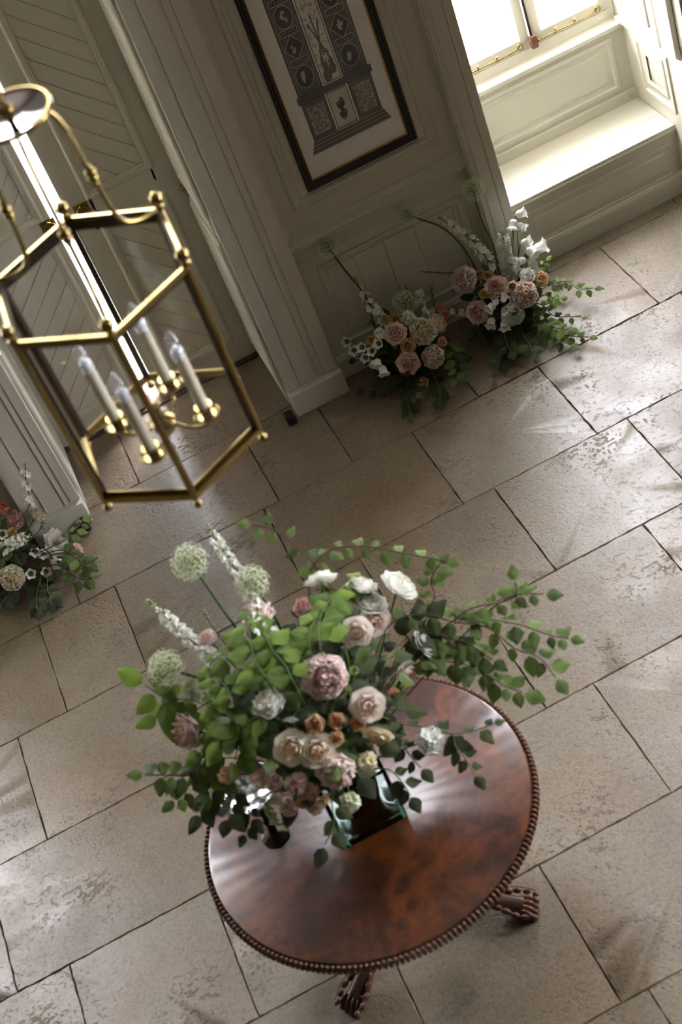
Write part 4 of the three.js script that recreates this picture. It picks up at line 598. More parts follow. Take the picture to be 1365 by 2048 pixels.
const FLOWERS = [   // arrangement, kind, place, radius, facing, label, more
  ['L', 'allium', [0.999, 0.75, 0.07], 0.0606, [-0.199, 0.878, 0.436], 'green-white allium globe on a tall stem nearest the door pilaster', {via: [[1.034, 0.599, 0.08], [1.077, 0.419, 0.12]]}],
  ['L', 'allium', [1.233, 0.335, 0.16], 0.0646, [-0.058, 0.797, 0.602], 'large round allium globe low among blooms of the left wall-side arrangement'],
  ['L', 'spike', [1.06, 0.557, 0.1], 0.0233, [-0.179, 0.894, 0.41], 'loose white larkspur spire leaning left in front of the dado board joint', {via: [[1.083, 0.382, 0.14], [1.115, 0.286, 0.18]], tone: 'sparse', n: 22}],
  ['L', 'rose', [1.113, 0.311, 0.308], 0.0486, [-0.122, 0.753, 0.646], 'dusty pink rose beside the white peony left of the wall corner gap', {tone: 'dusty'}],
  ['L', 'rose', [1.104, 0.195, 0.41], 0.0507, [-0.139, 0.498, 0.856], 'dusty pink pointed rose lowest in the left wall-side arrangement', {tone: 'dusty'}],
  ['L', 'peony', [1.236, 0.268, 0.339], 0.0711, [0.139, 0.672, 0.727], 'big ivory white peony in the middle of the left wall-side arrangement', {tone: 'ivory'}],
  ['L', 'peony', [1.325, 0.234, 0.283], 0.0545, [0.708, 0.568, 0.42], 'cream peony tucked behind the big ivory peony near the wall', {tone: 'cream'}],
  ['L', 'peony', [1.226, 0.163, 0.412], 0.0613, [0.116, 0.451, 0.885], 'cream blush peony at lower right of the left wall-side arrangement', {tone: 'blushcream'}],
  ['L', 'lisianthus', [1.138, 0.259, 0.371], 0.0361, [-0.065, 0.635, 0.769], 'tan open lisianthus between the two dusty pink roses', {tone: 'tan'}],
  ['L', 'lisianthus', [1.153, 0.308, 0.216], 0.0314, [-0.034, 0.87, 0.492], 'tan lisianthus half hidden above the upper dusty pink rose', {tone: 'tan'}],
  ['L', 'lisianthus', [1.108, 0.345, 0.218], 0.0234, [-0.14, 0.859, 0.493], 'small yellow bloom left of the low allium globe', {tone: 'yellow'}],
  ['L', 'lisianthus', [1.006, 0.299, 0.257], 0.026, [-0.355, 0.747, 0.562], 'brownish yellow lisianthus beside the left group of bell flowers', {tone: 'yellow'}],
  ['L', 'lisianthus', [1.3, 0.182, 0.36], 0.0261, [0.275, 0.517, 0.811], 'small peach bud right of the ivory peony', {tone: 'peach'}],
  ['L', 'lisianthus', [1.134, 0.076, 0.439], 0.026, [-0.081, 0.274, 0.958], 'small peach bloom hanging over the dark trailing leaves on the floor', {tone: 'peach'}],
  ['L', 'lisianthus', [1.388, 0.207, 0.214], 0.0265, [0.207, 0.663, 0.719], 'salmon bloom between the cream peony and white bells', {tone: 'salmon'}],
  ['L', 'lisianthus', [1.378, 0.243, 0.187], 0.0212, [0.186, 0.706, 0.683], 'small amber bud above the salmon bloom near the wall', {tone: 'peach'}],
  ['L', 'cluster', [1.051, 0.318, 0.265], 0.0322, [-0.257, 0.78, 0.571], 'small white stock cluster left of the upper dusty pink rose', {tone: 'white', n: 14}],
  ['L', 'cluster', [1.205, 0.324, 0.267], 0.0404, [0.071, 0.805, 0.589], 'white lace-like flower cluster under the low allium globe', {tone: 'greenwhite', n: 18}],
  ['L', 'bell', [0.918, 0.243, 0.1], 0.0291, [-0.427, 0.541, 0.725], 'white bell flower farthest left, beside the pilaster base', {g: 'white bell flowers facing out at the left of the left floor arrangement'}],
  ['L', 'bell', [0.956, 0.268, 0.23], 0.0287, [-0.433, 0.544, 0.719], 'white bell flower second from the pilaster base with open round mouth', {g: 'white bell flowers facing out at the left of the left floor arrangement'}],
  ['L', 'bell', [0.923, 0.228, 0.17], 0.0289, [-0.428, 0.545, 0.721], 'white bell flower below the one nearest the pilaster base', {g: 'white bell flowers facing out at the left of the left floor arrangement'}],
  ['L', 'bell', [0.984, 0.266, 0.291], 0.0285, [-0.437, 0.547, 0.714], 'white bell flower above the drooping white pair', {g: 'white bell flowers facing out at the left of the left floor arrangement'}],
  ['L', 'bell', [1.025, 0.291, 0.295], 0.0285, [-0.442, 0.544, 0.714], 'white bell flower directly left of the upper dusty pink rose', {g: 'white bell flowers facing out at the left of the left floor arrangement'}],
  ['L', 'bell', [0.946, 0.237, 0.275], 0.0286, [-0.432, 0.549, 0.715], 'white bell flower lowest of the left outward facing row', {g: 'white bell flowers facing out at the left of the left floor arrangement'}],
  ['L', 'bell', [0.987, 0.19, 0.364], 0.0337, [-0.233, -0.562, 0.794], 'drooping white bell flower lowest at the left arrangement front'],
  ['L', 'bell', [0.979, 0.22, 0.336], 0.0311, [-0.348, -0.48, 0.805], 'drooping white bell flower just above the lowest bell'],
  ['L', 'bell', [0.962, 0.219, 0.319], 0.0233, [-0.696, -0.331, 0.637], 'greenish half open bell beside the drooping white bells'],
  ['L', 'bell', [1.323, 0.318, 0.12], 0.0291, [0.936, 0.129, 0.329], 'upright white bell flower above the ivory peony, topmost of three'],
  ['L', 'bell', [1.308, 0.289, 0.14], 0.0291, [0.936, 0.13, 0.327], 'white bell flower just right of the low allium globe'],
  ['L', 'bell', [1.294, 0.268, 0.2], 0.0316, [0.911, 0.296, 0.287], 'white bell flower between the allium globe and the cream peony'],
  ['L', 'bell', [1.48, 0.125, 0.15], 0.0296, [-0.573, -0.613, 0.544], 'white bell hanging in the gap between the two floor arrangements'],
  ['L', 'bell', [1.435, 0.169, 0.17], 0.024, [-0.343, -0.68, 0.648], 'small white bell hanging left of the gap bell, by the salmon bloom'],
  ['R', 'allium', [1.406, 0.706, 0.07], 0.0515, [-0.368, 0.831, 0.417], 'allium globe on a bent stem in front of the chair rail', {via: [[1.453, 0.66, 0.08], [1.536, 0.574, 0.09], [1.59, 0.457, 0.13]]}],
  ['R', 'allium', [1.723, 0.71, 0.13], 0.0589, [-0.131, 0.887, 0.443], 'topmost allium globe, in front of the window casing', {via: [[1.714, 0.646, 0.14], [1.713, 0.538, 0.15], [1.72, 0.433, 0.18]]}],
  ['R', 'spike', [1.529, 0.644, 0.1], 0.026, [-0.303, 0.86, 0.411], 'slim white larkspur spire leaning left across the dado panel', {via: [[1.581, 0.563, 0.1], [1.648, 0.455, 0.12], [1.672, 0.356, 0.18]], tone: 'slim', n: 34}],
  ['R', 'spike', [1.773, 0.492, 0.22], 0.034, [-0.046, 0.872, 0.487], 'tall dense white stock spire at the centre of the right arrangement', {via: [[1.759, 0.419, 0.22], [1.742, 0.315, 0.23], [1.728, 0.239, 0.24]], tone: 'dense', n: 84}],
  ['R', 'spike', [1.671, 0.409, 0.14], 0.0212, [-0.204, 0.91, 0.361], 'small loose white florets left of the dense stock spire', {via: [[1.686, 0.356, 0.15], [1.697, 0.298, 0.18]], tone: 'sparse', n: 14}],
  ['R', 'bell', [1.882, 0.534, 0.22], 0.034, [0.93, 0.131, 0.342], 'topmost white bell flower, beside the window seat front'],
  ['R', 'bell', [1.827, 0.505, 0.23], 0.034, [-0.567, -0.652, 0.503], 'white bell hanging directly under the topmost bell'],
  ['R', 'bell', [1.861, 0.481, 0.24], 0.0288, [0.386, -0.343, 0.856], 'small white bell flower right of the hanging second bell'],
  ['R', 'bell', [1.855, 0.402, 0.26], 0.0342, [0.785, 0.242, 0.571], 'white bell with frilled rim above the largest bell'],
  ['R', 'bell', [1.914, 0.34, 0.26], 0.045, [0.908, 0.22, 0.356], 'largest white bell flower with rim turned up to the right'],
  ['R', 'bell', [1.864, 0.344, 0.27], 0.0396, [0.246, -0.411, 0.878], 'white bell flower nestled left of the largest bell'],
  ['R', 'bell', [1.851, 0.28, 0.28], 0.0397, [-0.375, -0.515, 0.771], 'round white bell flower below the largest bell'],
  ['R', 'bell', [1.804, 0.327, 0.27], 0.0317, [-0.963, 0.268, 0.022], 'white bell flower leaning left toward the dense stock spire'],
  ['R', 'bell', [1.774, 0.287, 0.27], 0.0317, [0.336, -0.362, 0.87], 'white bell flower at the foot of the dense stock spire'],
  ['R', 'bell', [1.573, 0.238, 0.367], 0.034, [-0.935, -0.106, 0.34], 'white bell flower between the two mauve roses, opening left'],
  ['R', 'bell', [1.546, 0.171, 0.386], 0.034, [-0.623, -0.334, 0.707], 'low white bell flower below the lower mauve rose, rim facing down left'],
  ['R', 'bell', [1.594, 0.152, 0.424], 0.034, [-0.403, -0.404, 0.821], 'low white bell flower beside the white peony, facing down'],
  ['R', 'bell', [1.602, 0.259, 0.368], 0.0261, [0.064, 0.976, -0.207], 'white bud just under the upper mauve rose', {stem: 1}],
  ['R', 'bell', [1.64, 0.262, 0.384], 0.0261, [0.629, 0.77, 0.105], 'white bud right under the tan-eyed cream lisianthus'],
  ['R', 'peony', [1.523, 0.347, 0.22], 0.0695, [-0.369, 0.708, 0.602], 'pale pink peony standing apart against the dado panel', {tone: 'pink'}],
  ['R', 'rose', [1.634, 0.305, 0.334], 0.0513, [-0.268, 0.711, 0.65], 'mauve pink pointed rose under the dense stock spire', {tone: 'mauve'}],
  ['R', 'rose', [1.512, 0.213, 0.322], 0.0515, [-0.461, 0.556, 0.692], 'mauve pink rose leaning out low toward the left arrangement', {tone: 'mauve'}],
  ['R', 'peony', [1.731, 0.248, 0.409], 0.0716, [-0.059, 0.589, 0.806], 'pale pink open peony with peach heart on the window side', {tone: 'pinkopen'}],
  ['R', 'peony', [1.646, 0.19, 0.431], 0.0592, [-0.239, 0.463, 0.853], 'white peony lowest in the right wall-side arrangement', {tone: 'white'}],
  ['R', 'lisianthus', [1.699, 0.29, 0.372], 0.0313, [-0.127, 0.676, 0.726], 'cream lisianthus with tan eye between mauve rose and pink peony', {tone: 'creamtan'}],
  ['R', 'lisianthus', [1.846, 0.252, 0.362], 0.0395, [0.177, 0.632, 0.754], 'peach ruffled lisianthus at the window side edge', {tone: 'peachlight'}],
  ['R', 'lisianthus', [1.604, 0.335, 0.228], 0.0237, [-0.346, 0.815, 0.466], 'brown-orange bud right of the pale pink peony', {tone: 'tan'}],
  ['R', 'lisianthus', [1.63, 0.336, 0.27], 0.0262, [-0.283, 0.795, 0.536], 'tan lisianthus left of the stock spire foot', {tone: 'tan'}],
  ['R', 'lisianthus', [1.572, 0.286, 0.313], 0.0262, [-0.402, 0.678, 0.615], 'yellow-green bloom left of the upper mauve rose', {tone: 'yellow'}],
  ['R', 'lisianthus', [1.847, 0.183, 0.405], 0.0237, [0.179, 0.489, 0.854], 'pale green closed bud among the window side leaves', {tone: 'greenbud'}],
  ['R', 'cluster', [1.793, 0.295, 0.35], 0.0408, [0.067, 0.706, 0.705], 'white stock cluster above the open pink peony', {tone: 'white', n: 20}],
  ['F', 'spike', [-0.682, 0.52, 0.2], 0.0204, [0.424, 0.766, 0.483], 'white larkspur spire standing before the left pilaster', {via: [[-0.719, 0.433, 0.2], [-0.774, 0.3, 0.22]], tone: 'sparse', n: 26}],
  ['F', 'spike', [-0.829, 0.196, 0.279], 0.0286, [0.779, 0.388, 0.493], 'white stock spire lying out to the left frame edge', {via: [[-0.894, 0.25, 0.34], [-0.965, 0.273, 0.374]], tone: 'dense', n: 40}],
  ['F', 'peony', [-0.867, 0.237, 0.158], 0.0547, [0.564, 0.749, 0.349], 'dusty pink peony under the far left larkspur spire', {tone: 'dustypeony'}],
  ['F', 'peony', [-0.759, 0.203, 0.163], 0.0448, [0.817, 0.544, 0.191], 'pale peach peony right of the dusty pink peony', {tone: 'cream'}],
  ['F', 'openpeony', [-0.743, 0.073, 0.258], 0.0647, [0.701, 0.372, 0.608], 'open white peony with yellow stamens in the far left arrangement', {tone: 'white'}],
  ['F', 'lisianthus', [-0.789, 0.05, 0.285], 0.0289, [0.684, 0.306, 0.663], 'yellow bloom under the open white peony', {tone: 'yellow'}],
  ['F', 'lisianthus', [-0.889, 0.272, 0.297], 0.0259, [0.431, 0.699, 0.571], 'amber yellow bloom below the dusty pink peony', {tone: 'yellow'}],
  ['F', 'bell', [-0.836, 0.151, 0.341], 0.0286, [-0.313, 0.231, 0.921], 'white bell flower left of the yellow bloom'],
  ['F', 'bell', [-0.817, 0.092, 0.304], 0.0288, [-0.008, -0.121, 0.993], 'white bell flower touching the left side of the yellow bloom'],
  ['F', 'bell', [-0.77, 0.05, 0.372], 0.0339, [-0.463, 0.595, 0.657], 'white bell flower below the yellow bloom'],
  ['F', 'bell', [-0.898, 0.11, 0.424], 0.0284, [0.069, 0.534, 0.843], 'star mouthed white bell right of the low ivory peony'],
  ['F', 'bell', [-0.84, 0.05, 0.385], 0.0287, [0.142, 0.469, 0.872], 'star mouthed white bell between low ivory peony and lowest bell'],
  ['F', 'bell', [-0.927, 0.297, 0.305], 0.0284, [0.019, 0.564, 0.826], 'white bell flower cut by the left frame edge'],
  ['F', 'peony', [-0.975, 0.158, 0.453], 0.0656, [0.24, 0.43, 0.871], 'low ivory peony with golden heart at the left frame edge', {tone: 'ivory'}],
  ['F', 'rose', [-0.655, 0.05, 0.338], 0.0299, [0.966, 0.257, 0.006], 'small pink rose bud at the right edge of the far left arrangement', {tone: 'pinkbud'}],
  ['F', 'lisianthus', [-0.888, 0.317, 0.14], 0.0367, [0.428, 0.839, 0.337], 'orange-peach bloom at the left frame edge near the wall', {tone: 'salmon'}],
  ['T', 'allium', [-0.146, 1.561, 2.582], 0.0602, [-0.102, 0.976, 0.193], 'topmost pale green allium globe of the table bouquet', {via: [[-0.135, 1.496, 2.626], [-0.12, 1.398, 2.698]]}],
  ['T', 'allium', [-0.008, 1.44, 2.663], 0.0572, [0.033, 0.988, 0.154], 'allium globe behind the leaning spire of the table bouquet', {via: [[0.006, 1.368, 2.719]]}],
  ['T', 'allium', [-0.355, 1.369, 2.749], 0.0604, [-0.395, 0.874, 0.283], 'leftmost allium globe of the table bouquet', {via: [[-0.302, 1.325, 2.777], [-0.241, 1.341, 2.872]]}],
  ['T', 'spike', [-0.047, 1.621, 2.54], 0.0201, [-0.009, 0.98, 0.198], 'white larkspur spire topmost, leaning toward the lantern', {via: [[-0.044, 1.559, 2.579], [-0.033, 1.493, 2.624], [-0.031, 1.403, 2.691]], tone: 'dense', n: 46}],
  ['T', 'spike', [-0.311, 1.531, 2.62], 0.0234, [-0.248, 0.94, 0.235], 'white larkspur spire leaning left above the leftmost allium', {via: [[-0.279, 1.451, 2.673], [-0.242, 1.374, 2.728], [-0.205, 1.356, 2.83]], tone: 'dense', n: 64}],
  ['T', 'spike', [-0.179, 1.44, 2.67], 0.0118, [-0.181, 0.967, 0.182], 'thin green unopened larkspur tip between the two left spires', {via: [[-0.176, 1.412, 2.691], [-0.167, 1.354, 2.736]], tone: 'green', n: 14}],
  ['T', 'spike', [-0.017, 1.478, 2.759], 0.0148, [0.021, 0.969, 0.246], 'small white larkspur tip in front of the rear allium globe', {via: [[-0.027, 1.449, 2.782], [-0.048, 1.479, 2.91]], tone: 'sparse', n: 16}],
  ['T', 'peony', [-0.034, 1.369, 2.718], 0.0573, [0.141, 0.934, -0.327], 'pale pink peony below the rear allium globe', {tone: 'pinkopen'}],
  ['T', 'peony', [0.106, 1.334, 2.751], 0.043, [0.299, 0.905, -0.302], 'dusty pink peony seen from the side at the back of the table bouquet', {tone: 'dustypeony'}],
  ['T', 'peony', [-0.205, 1.378, 2.721], 0.0318, [-0.231, 0.965, -0.122], 'small pink peony beside the left larkspur spire', {tone: 'pinkopen'}],
  ['T', 'rose', [0.184, 1.382, 2.718], 0.0488, [0.179, 0.583, -0.793], 'white rose turned away showing its green calyx', {tone: 'white', back: 1}],
  ['T', 'rose', [0.29, 1.331, 2.774], 0.0453, [0.522, 0.805, -0.282], 'white rose behind the lime leaves at the back right', {tone: 'white'}],
  ['T', 'rose', [0.292, 1.286, 2.815], 0.0453, [0.504, 0.864, -0.023], 'white ruffled rose above the pair of blush roses', {tone: 'white'}],
  ['T', 'rose', [0.396, 1.302, 2.821], 0.0557, [0.778, 0.627, 0.033], 'white rose nodding at the far right top of the bouquet', {tone: 'white'}],
  ['T', 'rose', [0.203, 1.324, 2.944], 0.0442, [-0.225, 0.57, 0.79], 'blush rose left of a touching pair at upper right', {tone: 'blush'}],
  ['T', 'rose', [0.274, 1.239, 2.854], 0.0471, [0.18, 0.436, 0.882], 'blush rose with apricot heart right of a touching pair at upper right', {tone: 'blush'}],
  ['T', 'rose', [0.382, 1.159, 2.955], 0.0418, [0.882, 0.377, 0.281], 'white rosebud alone at the right among branches', {tone: 'white'}],
  ['T', 'rose', [0.292, 1.112, 2.987], 0.0349, [0.171, 0.073, 0.983], 'cream rose half hidden by leaves at the tabletop edge', {tone: 'blush'}],
  ['T', 'peony', [0.055, 1.354, 3.075], 0.0726, [0.004, 0.685, 0.729], 'largest pale pink peony, in the centre of the table bouquet', {tone: 'pink'}],
  ['T', 'rose', [0.129, 1.248, 3.153], 0.0483, [-0.03, 0.554, 0.832], 'blush rose right of the largest peony', {tone: 'blush'}],
  ['T', 'rose', [0.112, 1.166, 3.205], 0.0419, [-0.554, -0.198, 0.809], 'cream rose seen from the side over the vase', {tone: 'cream'}],
  ['T', 'cluster', [0.055, 1.124, 3.236], 0.0336, [0.134, 0.469, 0.873], 'cream flower cluster drooping over the vase edge', {tone: 'cream', n: 16}],
  ['T', 'peony', [-0.121, 1.359, 3.065], 0.0515, [0.145, 0.989, -0.009], 'white peony seen from the side left of the largest peony', {tone: 'white'}],
  ['T', 'peony', [-0.396, 1.231, 2.88], 0.0604, [-0.75, 0.604, 0.27], 'pink peony facing left at the left edge of the table bouquet', {tone: 'pinkopen'}],
  ['T', 'rose', [-0.122, 1.259, 3.174], 0.0498, [-0.078, 0.637, 0.767], 'cream rose with apricot heart, left of the front pair', {tone: 'apricot'}],
  ['T', 'rose', [-0.062, 1.233, 3.203], 0.0498, [-0.013, 0.621, 0.784], 'cream rose with apricot heart, right of the front pair', {tone: 'apricot'}],
  ['T', 'lisianthus', [-0.032, 1.291, 3.162], 0.0287, [0.0, 0.689, 0.725], 'tan lisianthus above the front pair of cream roses', {tone: 'tan'}],
  ['T', 'lisianthus', [0.029, 1.272, 3.172], 0.0256, [0.093, 0.663, 0.743], 'tan lisianthus directly below the largest peony', {tone: 'tan'}],
  ['T', 'lisianthus', [0.004, 1.237, 3.201], 0.0224, [0.055, 0.612, 0.789], 'small tan bloom right above the low blush peony', {tone: 'tan'}],
  ['T', 'lisianthus', [0.084, 1.206, 3.157], 0.0243, [0.205, 0.593, 0.779], 'peach lisianthus under the right blush rose', {tone: 'peach'}],
  ['T', 'lisianthus', [0.223, 1.079, 3.012], 0.0236, [0.572, 0.475, 0.669], 'peach bloom in shade beside the tabletop edge', {tone: 'peach'}],
  ['T', 'peony', [-0.04, 1.152, 3.24], 0.061, [-0.218, 0.101, 0.971], 'blush peony hanging low over the front of the vase', {tone: 'blushpeony'}],
  ['T', 'cluster', [0.259, 0.97, 3.151], 0.0523, [0.437, 0.343, 0.831], 'white hydrangea-like cluster reaching out above the polished tabletop', {tone: 'white', n: 30}],
  ['T', 'cluster', [-0.044, 1.062, 3.292], 0.0337, [-0.015, 0.402, 0.915], 'green-white lilac cluster in front of the glass vase', {tone: 'greenwhite', n: 18}],
  ['T', 'cluster', [-0.249, 1.181, 3.15], 0.0272, [-0.336, 0.567, 0.752], 'pink-edged snapdragon cluster right of the silver bowl', {tone: 'snap', n: 12}],
  ['T', 'cluster', [-0.214, 1.173, 3.179], 0.0257, [-0.281, 0.547, 0.789], 'pink-edged snapdragon cluster second right of the silver bowl', {tone: 'snap', n: 12}],
  ['T', 'cluster', [-0.157, 1.158, 3.214], 0.0328, [-0.192, 0.517, 0.834], 'largest pink-edged snapdragon cluster below the cream rose pair', {tone: 'snap', n: 12}],
  ['T', 'cluster', [-0.131, 1.119, 3.232], 0.0257, [-0.152, 0.465, 0.872], 'bright pink snapdragon cluster left of the low blush peony', {tone: 'snappink', n: 12}],
  ['T', 'cluster', [-0.215, 1.058, 3.195], 0.0261, [-0.294, 0.403, 0.867], 'pink-edged snapdragon cluster lowest at the bouquet front', {tone: 'snap', n: 12}],
  ['T', 'cluster', [-0.142, 1.044, 3.23], 0.0246, [-0.175, 0.374, 0.911], 'pink and cream snapdragon cluster lowest beside the glass vase', {tone: 'snap', n: 12}],
  ['T', 'cluster', [-0.337, 1.132, 3.033], 0.0279, [-0.523, 0.558, 0.645], 'peach-pink snapdragon cluster left above the silver bowl', {tone: 'snappeach', n: 12}],
  ['T', 'cluster', [-0.235, 1.106, 3.181], 0.0217, [-0.321, 0.467, 0.824], 'cream snapdragon cluster over the rim of the silver bowl', {tone: 'cream', n: 12}],
  ['T', 'cluster', [-0.109, 1.07, 3.242], 0.0158, [-0.12, 0.402, 0.908], 'small orange bloom left of the green-white lilac', {tone: 'snappeach', n: 12}],
  ['T', 'cluster', [-0.171, 1.082, 3.221], 0.0173, [-0.218, 0.424, 0.879], 'small orange snapdragon between the two lowest pink clusters', {tone: 'snappeach', n: 12}],
  ['T', 'tassel', [-0.271, 0.972, 3.146], 0.0191, [-0.4, 0.317, 0.86], 'green tasselled amaranth hanging over the tabletop', {via: [[-0.27, 1.035, 3.142], [-0.257, 1.098, 3.164]]}],
  ['T', 'lisianthus', [0.139, 1.319, 3.072], 0.0209, [0.262, 0.752, 0.605], 'closed lime green bud right of the largest peony', {tone: 'greenbud'}],
  ['T', 'lisianthus', [0.021, 1.404, 2.978], 0.0145, [0.082, 0.883, 0.463], 'tiny cream bud above the largest peony', {tone: 'creamtan'}],
  ['T', 'cluster', [-0.312, 1.298, 2.802], 0.0419, [-0.441, 0.847, 0.297], 'white lace-like umbel in the shade of the leftmost allium', {tone: 'greenwhite', n: 20}],
  ['T', 'cluster', [-0.242, 1.344, 2.931], 0.034, [-0.332, 0.841, 0.426], 'second white lace-like umbel among the lime leaves', {tone: 'greenwhite', n: 16}],
  ['T', 'cluster', [-0.016, 1.416, 2.868], 0.0203, [0.025, 0.946, 0.323], 'tiny white starry cluster on dark stems behind the lime leaves', {tone: 'white', n: 8}],
];
for (const [a, kind, p, R, fc, label, o = {}] of FLOWERS) {
  const [name, cat] = CAT[kind], P = V(...p), dir = V(...fc).normalize();
  const t = thing(name, label, cat, ARR[a].base.toArray(), o.g);
  const L = P.clone().sub(t.position); let end = P.clone().addScaledVector(dir, -0.5 * R), via = o.via ?? [];
  if (kind === 'rose') rose(t, L, R, dir, o.tone, o.back);
  else if (kind === 'peony') peony(t, L, R, dir, o.tone);
  else if (kind === 'openpeony') openPeony(t, L, R, dir, o.tone);
  else if (kind === 'lisianthus') {
    const [u, i] = TONE[o.tone], F = frameY(L.clone().addScaledVector(dir, -0.6 * R), dir), open = o.tone !== 'greenbud';
    for (const [n, h, tilt, set, m, w] of [[3, 0.9, 0.1, PET.bud, i, 0.8], [4, 1.05, 0.35, PET.mid, i, 1.0], [5, 1.1, open ? 0.7 : 0.3, PET.guard, u, 1.25], [5, 1.1, open ? 1.1 : 0.4, PET.guard, u, 1.25]]) for (let k = 0; k < n; k++) mesh('petal', pick(set), m, t, petalAt(F, k / n * 6.283 + tilt * 3, 0.12 * R, h * R, w * R, tilt + rr(-0.1, 0.1)));
    mesh('calyx', calyxGeo, M.calyx, t, mul(F, SC(R * 0.5), RX(Math.PI)));
  }
  else if (kind === 'allium') { allium(t, L, R); end = P; }
  else if (kind === 'spike') { spike(t, P, R, o.tone, via, o.n); end = P; }
  else if (kind === 'bell') { bell(t, L, R, dir); end = P.clone().addScaledVector(dir, -0.9 * R); }
  else if (kind === 'cluster') cluster(t, L, R, dir, o.tone, o.n);
  else if (kind === 'tassel') { tassel(t, P, R, via); end = P; }
  addStem(t, a, end, via, kind === 'allium' ? 0.0052 : kind === 'peony' || kind === 'rose' ? 0.0036 : 0.0026);
}
// leafy branches: points, leaves, leaf length, tone, label
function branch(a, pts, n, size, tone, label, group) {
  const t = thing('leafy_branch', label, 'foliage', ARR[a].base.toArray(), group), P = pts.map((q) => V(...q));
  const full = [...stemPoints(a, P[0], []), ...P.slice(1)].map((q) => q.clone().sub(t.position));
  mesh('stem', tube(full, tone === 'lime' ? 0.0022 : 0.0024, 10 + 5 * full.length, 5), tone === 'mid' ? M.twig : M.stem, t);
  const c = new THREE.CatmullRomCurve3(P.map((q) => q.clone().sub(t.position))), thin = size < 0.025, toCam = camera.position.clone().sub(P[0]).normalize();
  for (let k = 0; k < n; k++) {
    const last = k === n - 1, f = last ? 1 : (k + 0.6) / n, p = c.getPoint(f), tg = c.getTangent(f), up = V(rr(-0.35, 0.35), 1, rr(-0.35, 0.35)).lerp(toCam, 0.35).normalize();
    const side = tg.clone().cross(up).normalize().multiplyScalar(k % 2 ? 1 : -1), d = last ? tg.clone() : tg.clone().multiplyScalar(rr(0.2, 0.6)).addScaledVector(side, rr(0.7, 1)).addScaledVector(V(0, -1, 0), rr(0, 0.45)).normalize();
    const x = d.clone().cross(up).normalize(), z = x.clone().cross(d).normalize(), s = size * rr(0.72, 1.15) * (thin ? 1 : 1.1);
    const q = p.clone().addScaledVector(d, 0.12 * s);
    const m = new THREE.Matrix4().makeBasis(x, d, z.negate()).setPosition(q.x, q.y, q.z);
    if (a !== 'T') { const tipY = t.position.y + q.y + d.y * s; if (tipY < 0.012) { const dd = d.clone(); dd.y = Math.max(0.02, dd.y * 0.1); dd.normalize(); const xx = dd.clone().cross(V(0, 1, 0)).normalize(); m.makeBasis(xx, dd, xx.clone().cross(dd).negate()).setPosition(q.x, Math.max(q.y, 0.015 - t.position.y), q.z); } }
    mesh('leaf', thin ? thinLeaf : pick(leafGeo), pick(LEAF[tone]), t, m.multiply(SC(s)));
  }
}
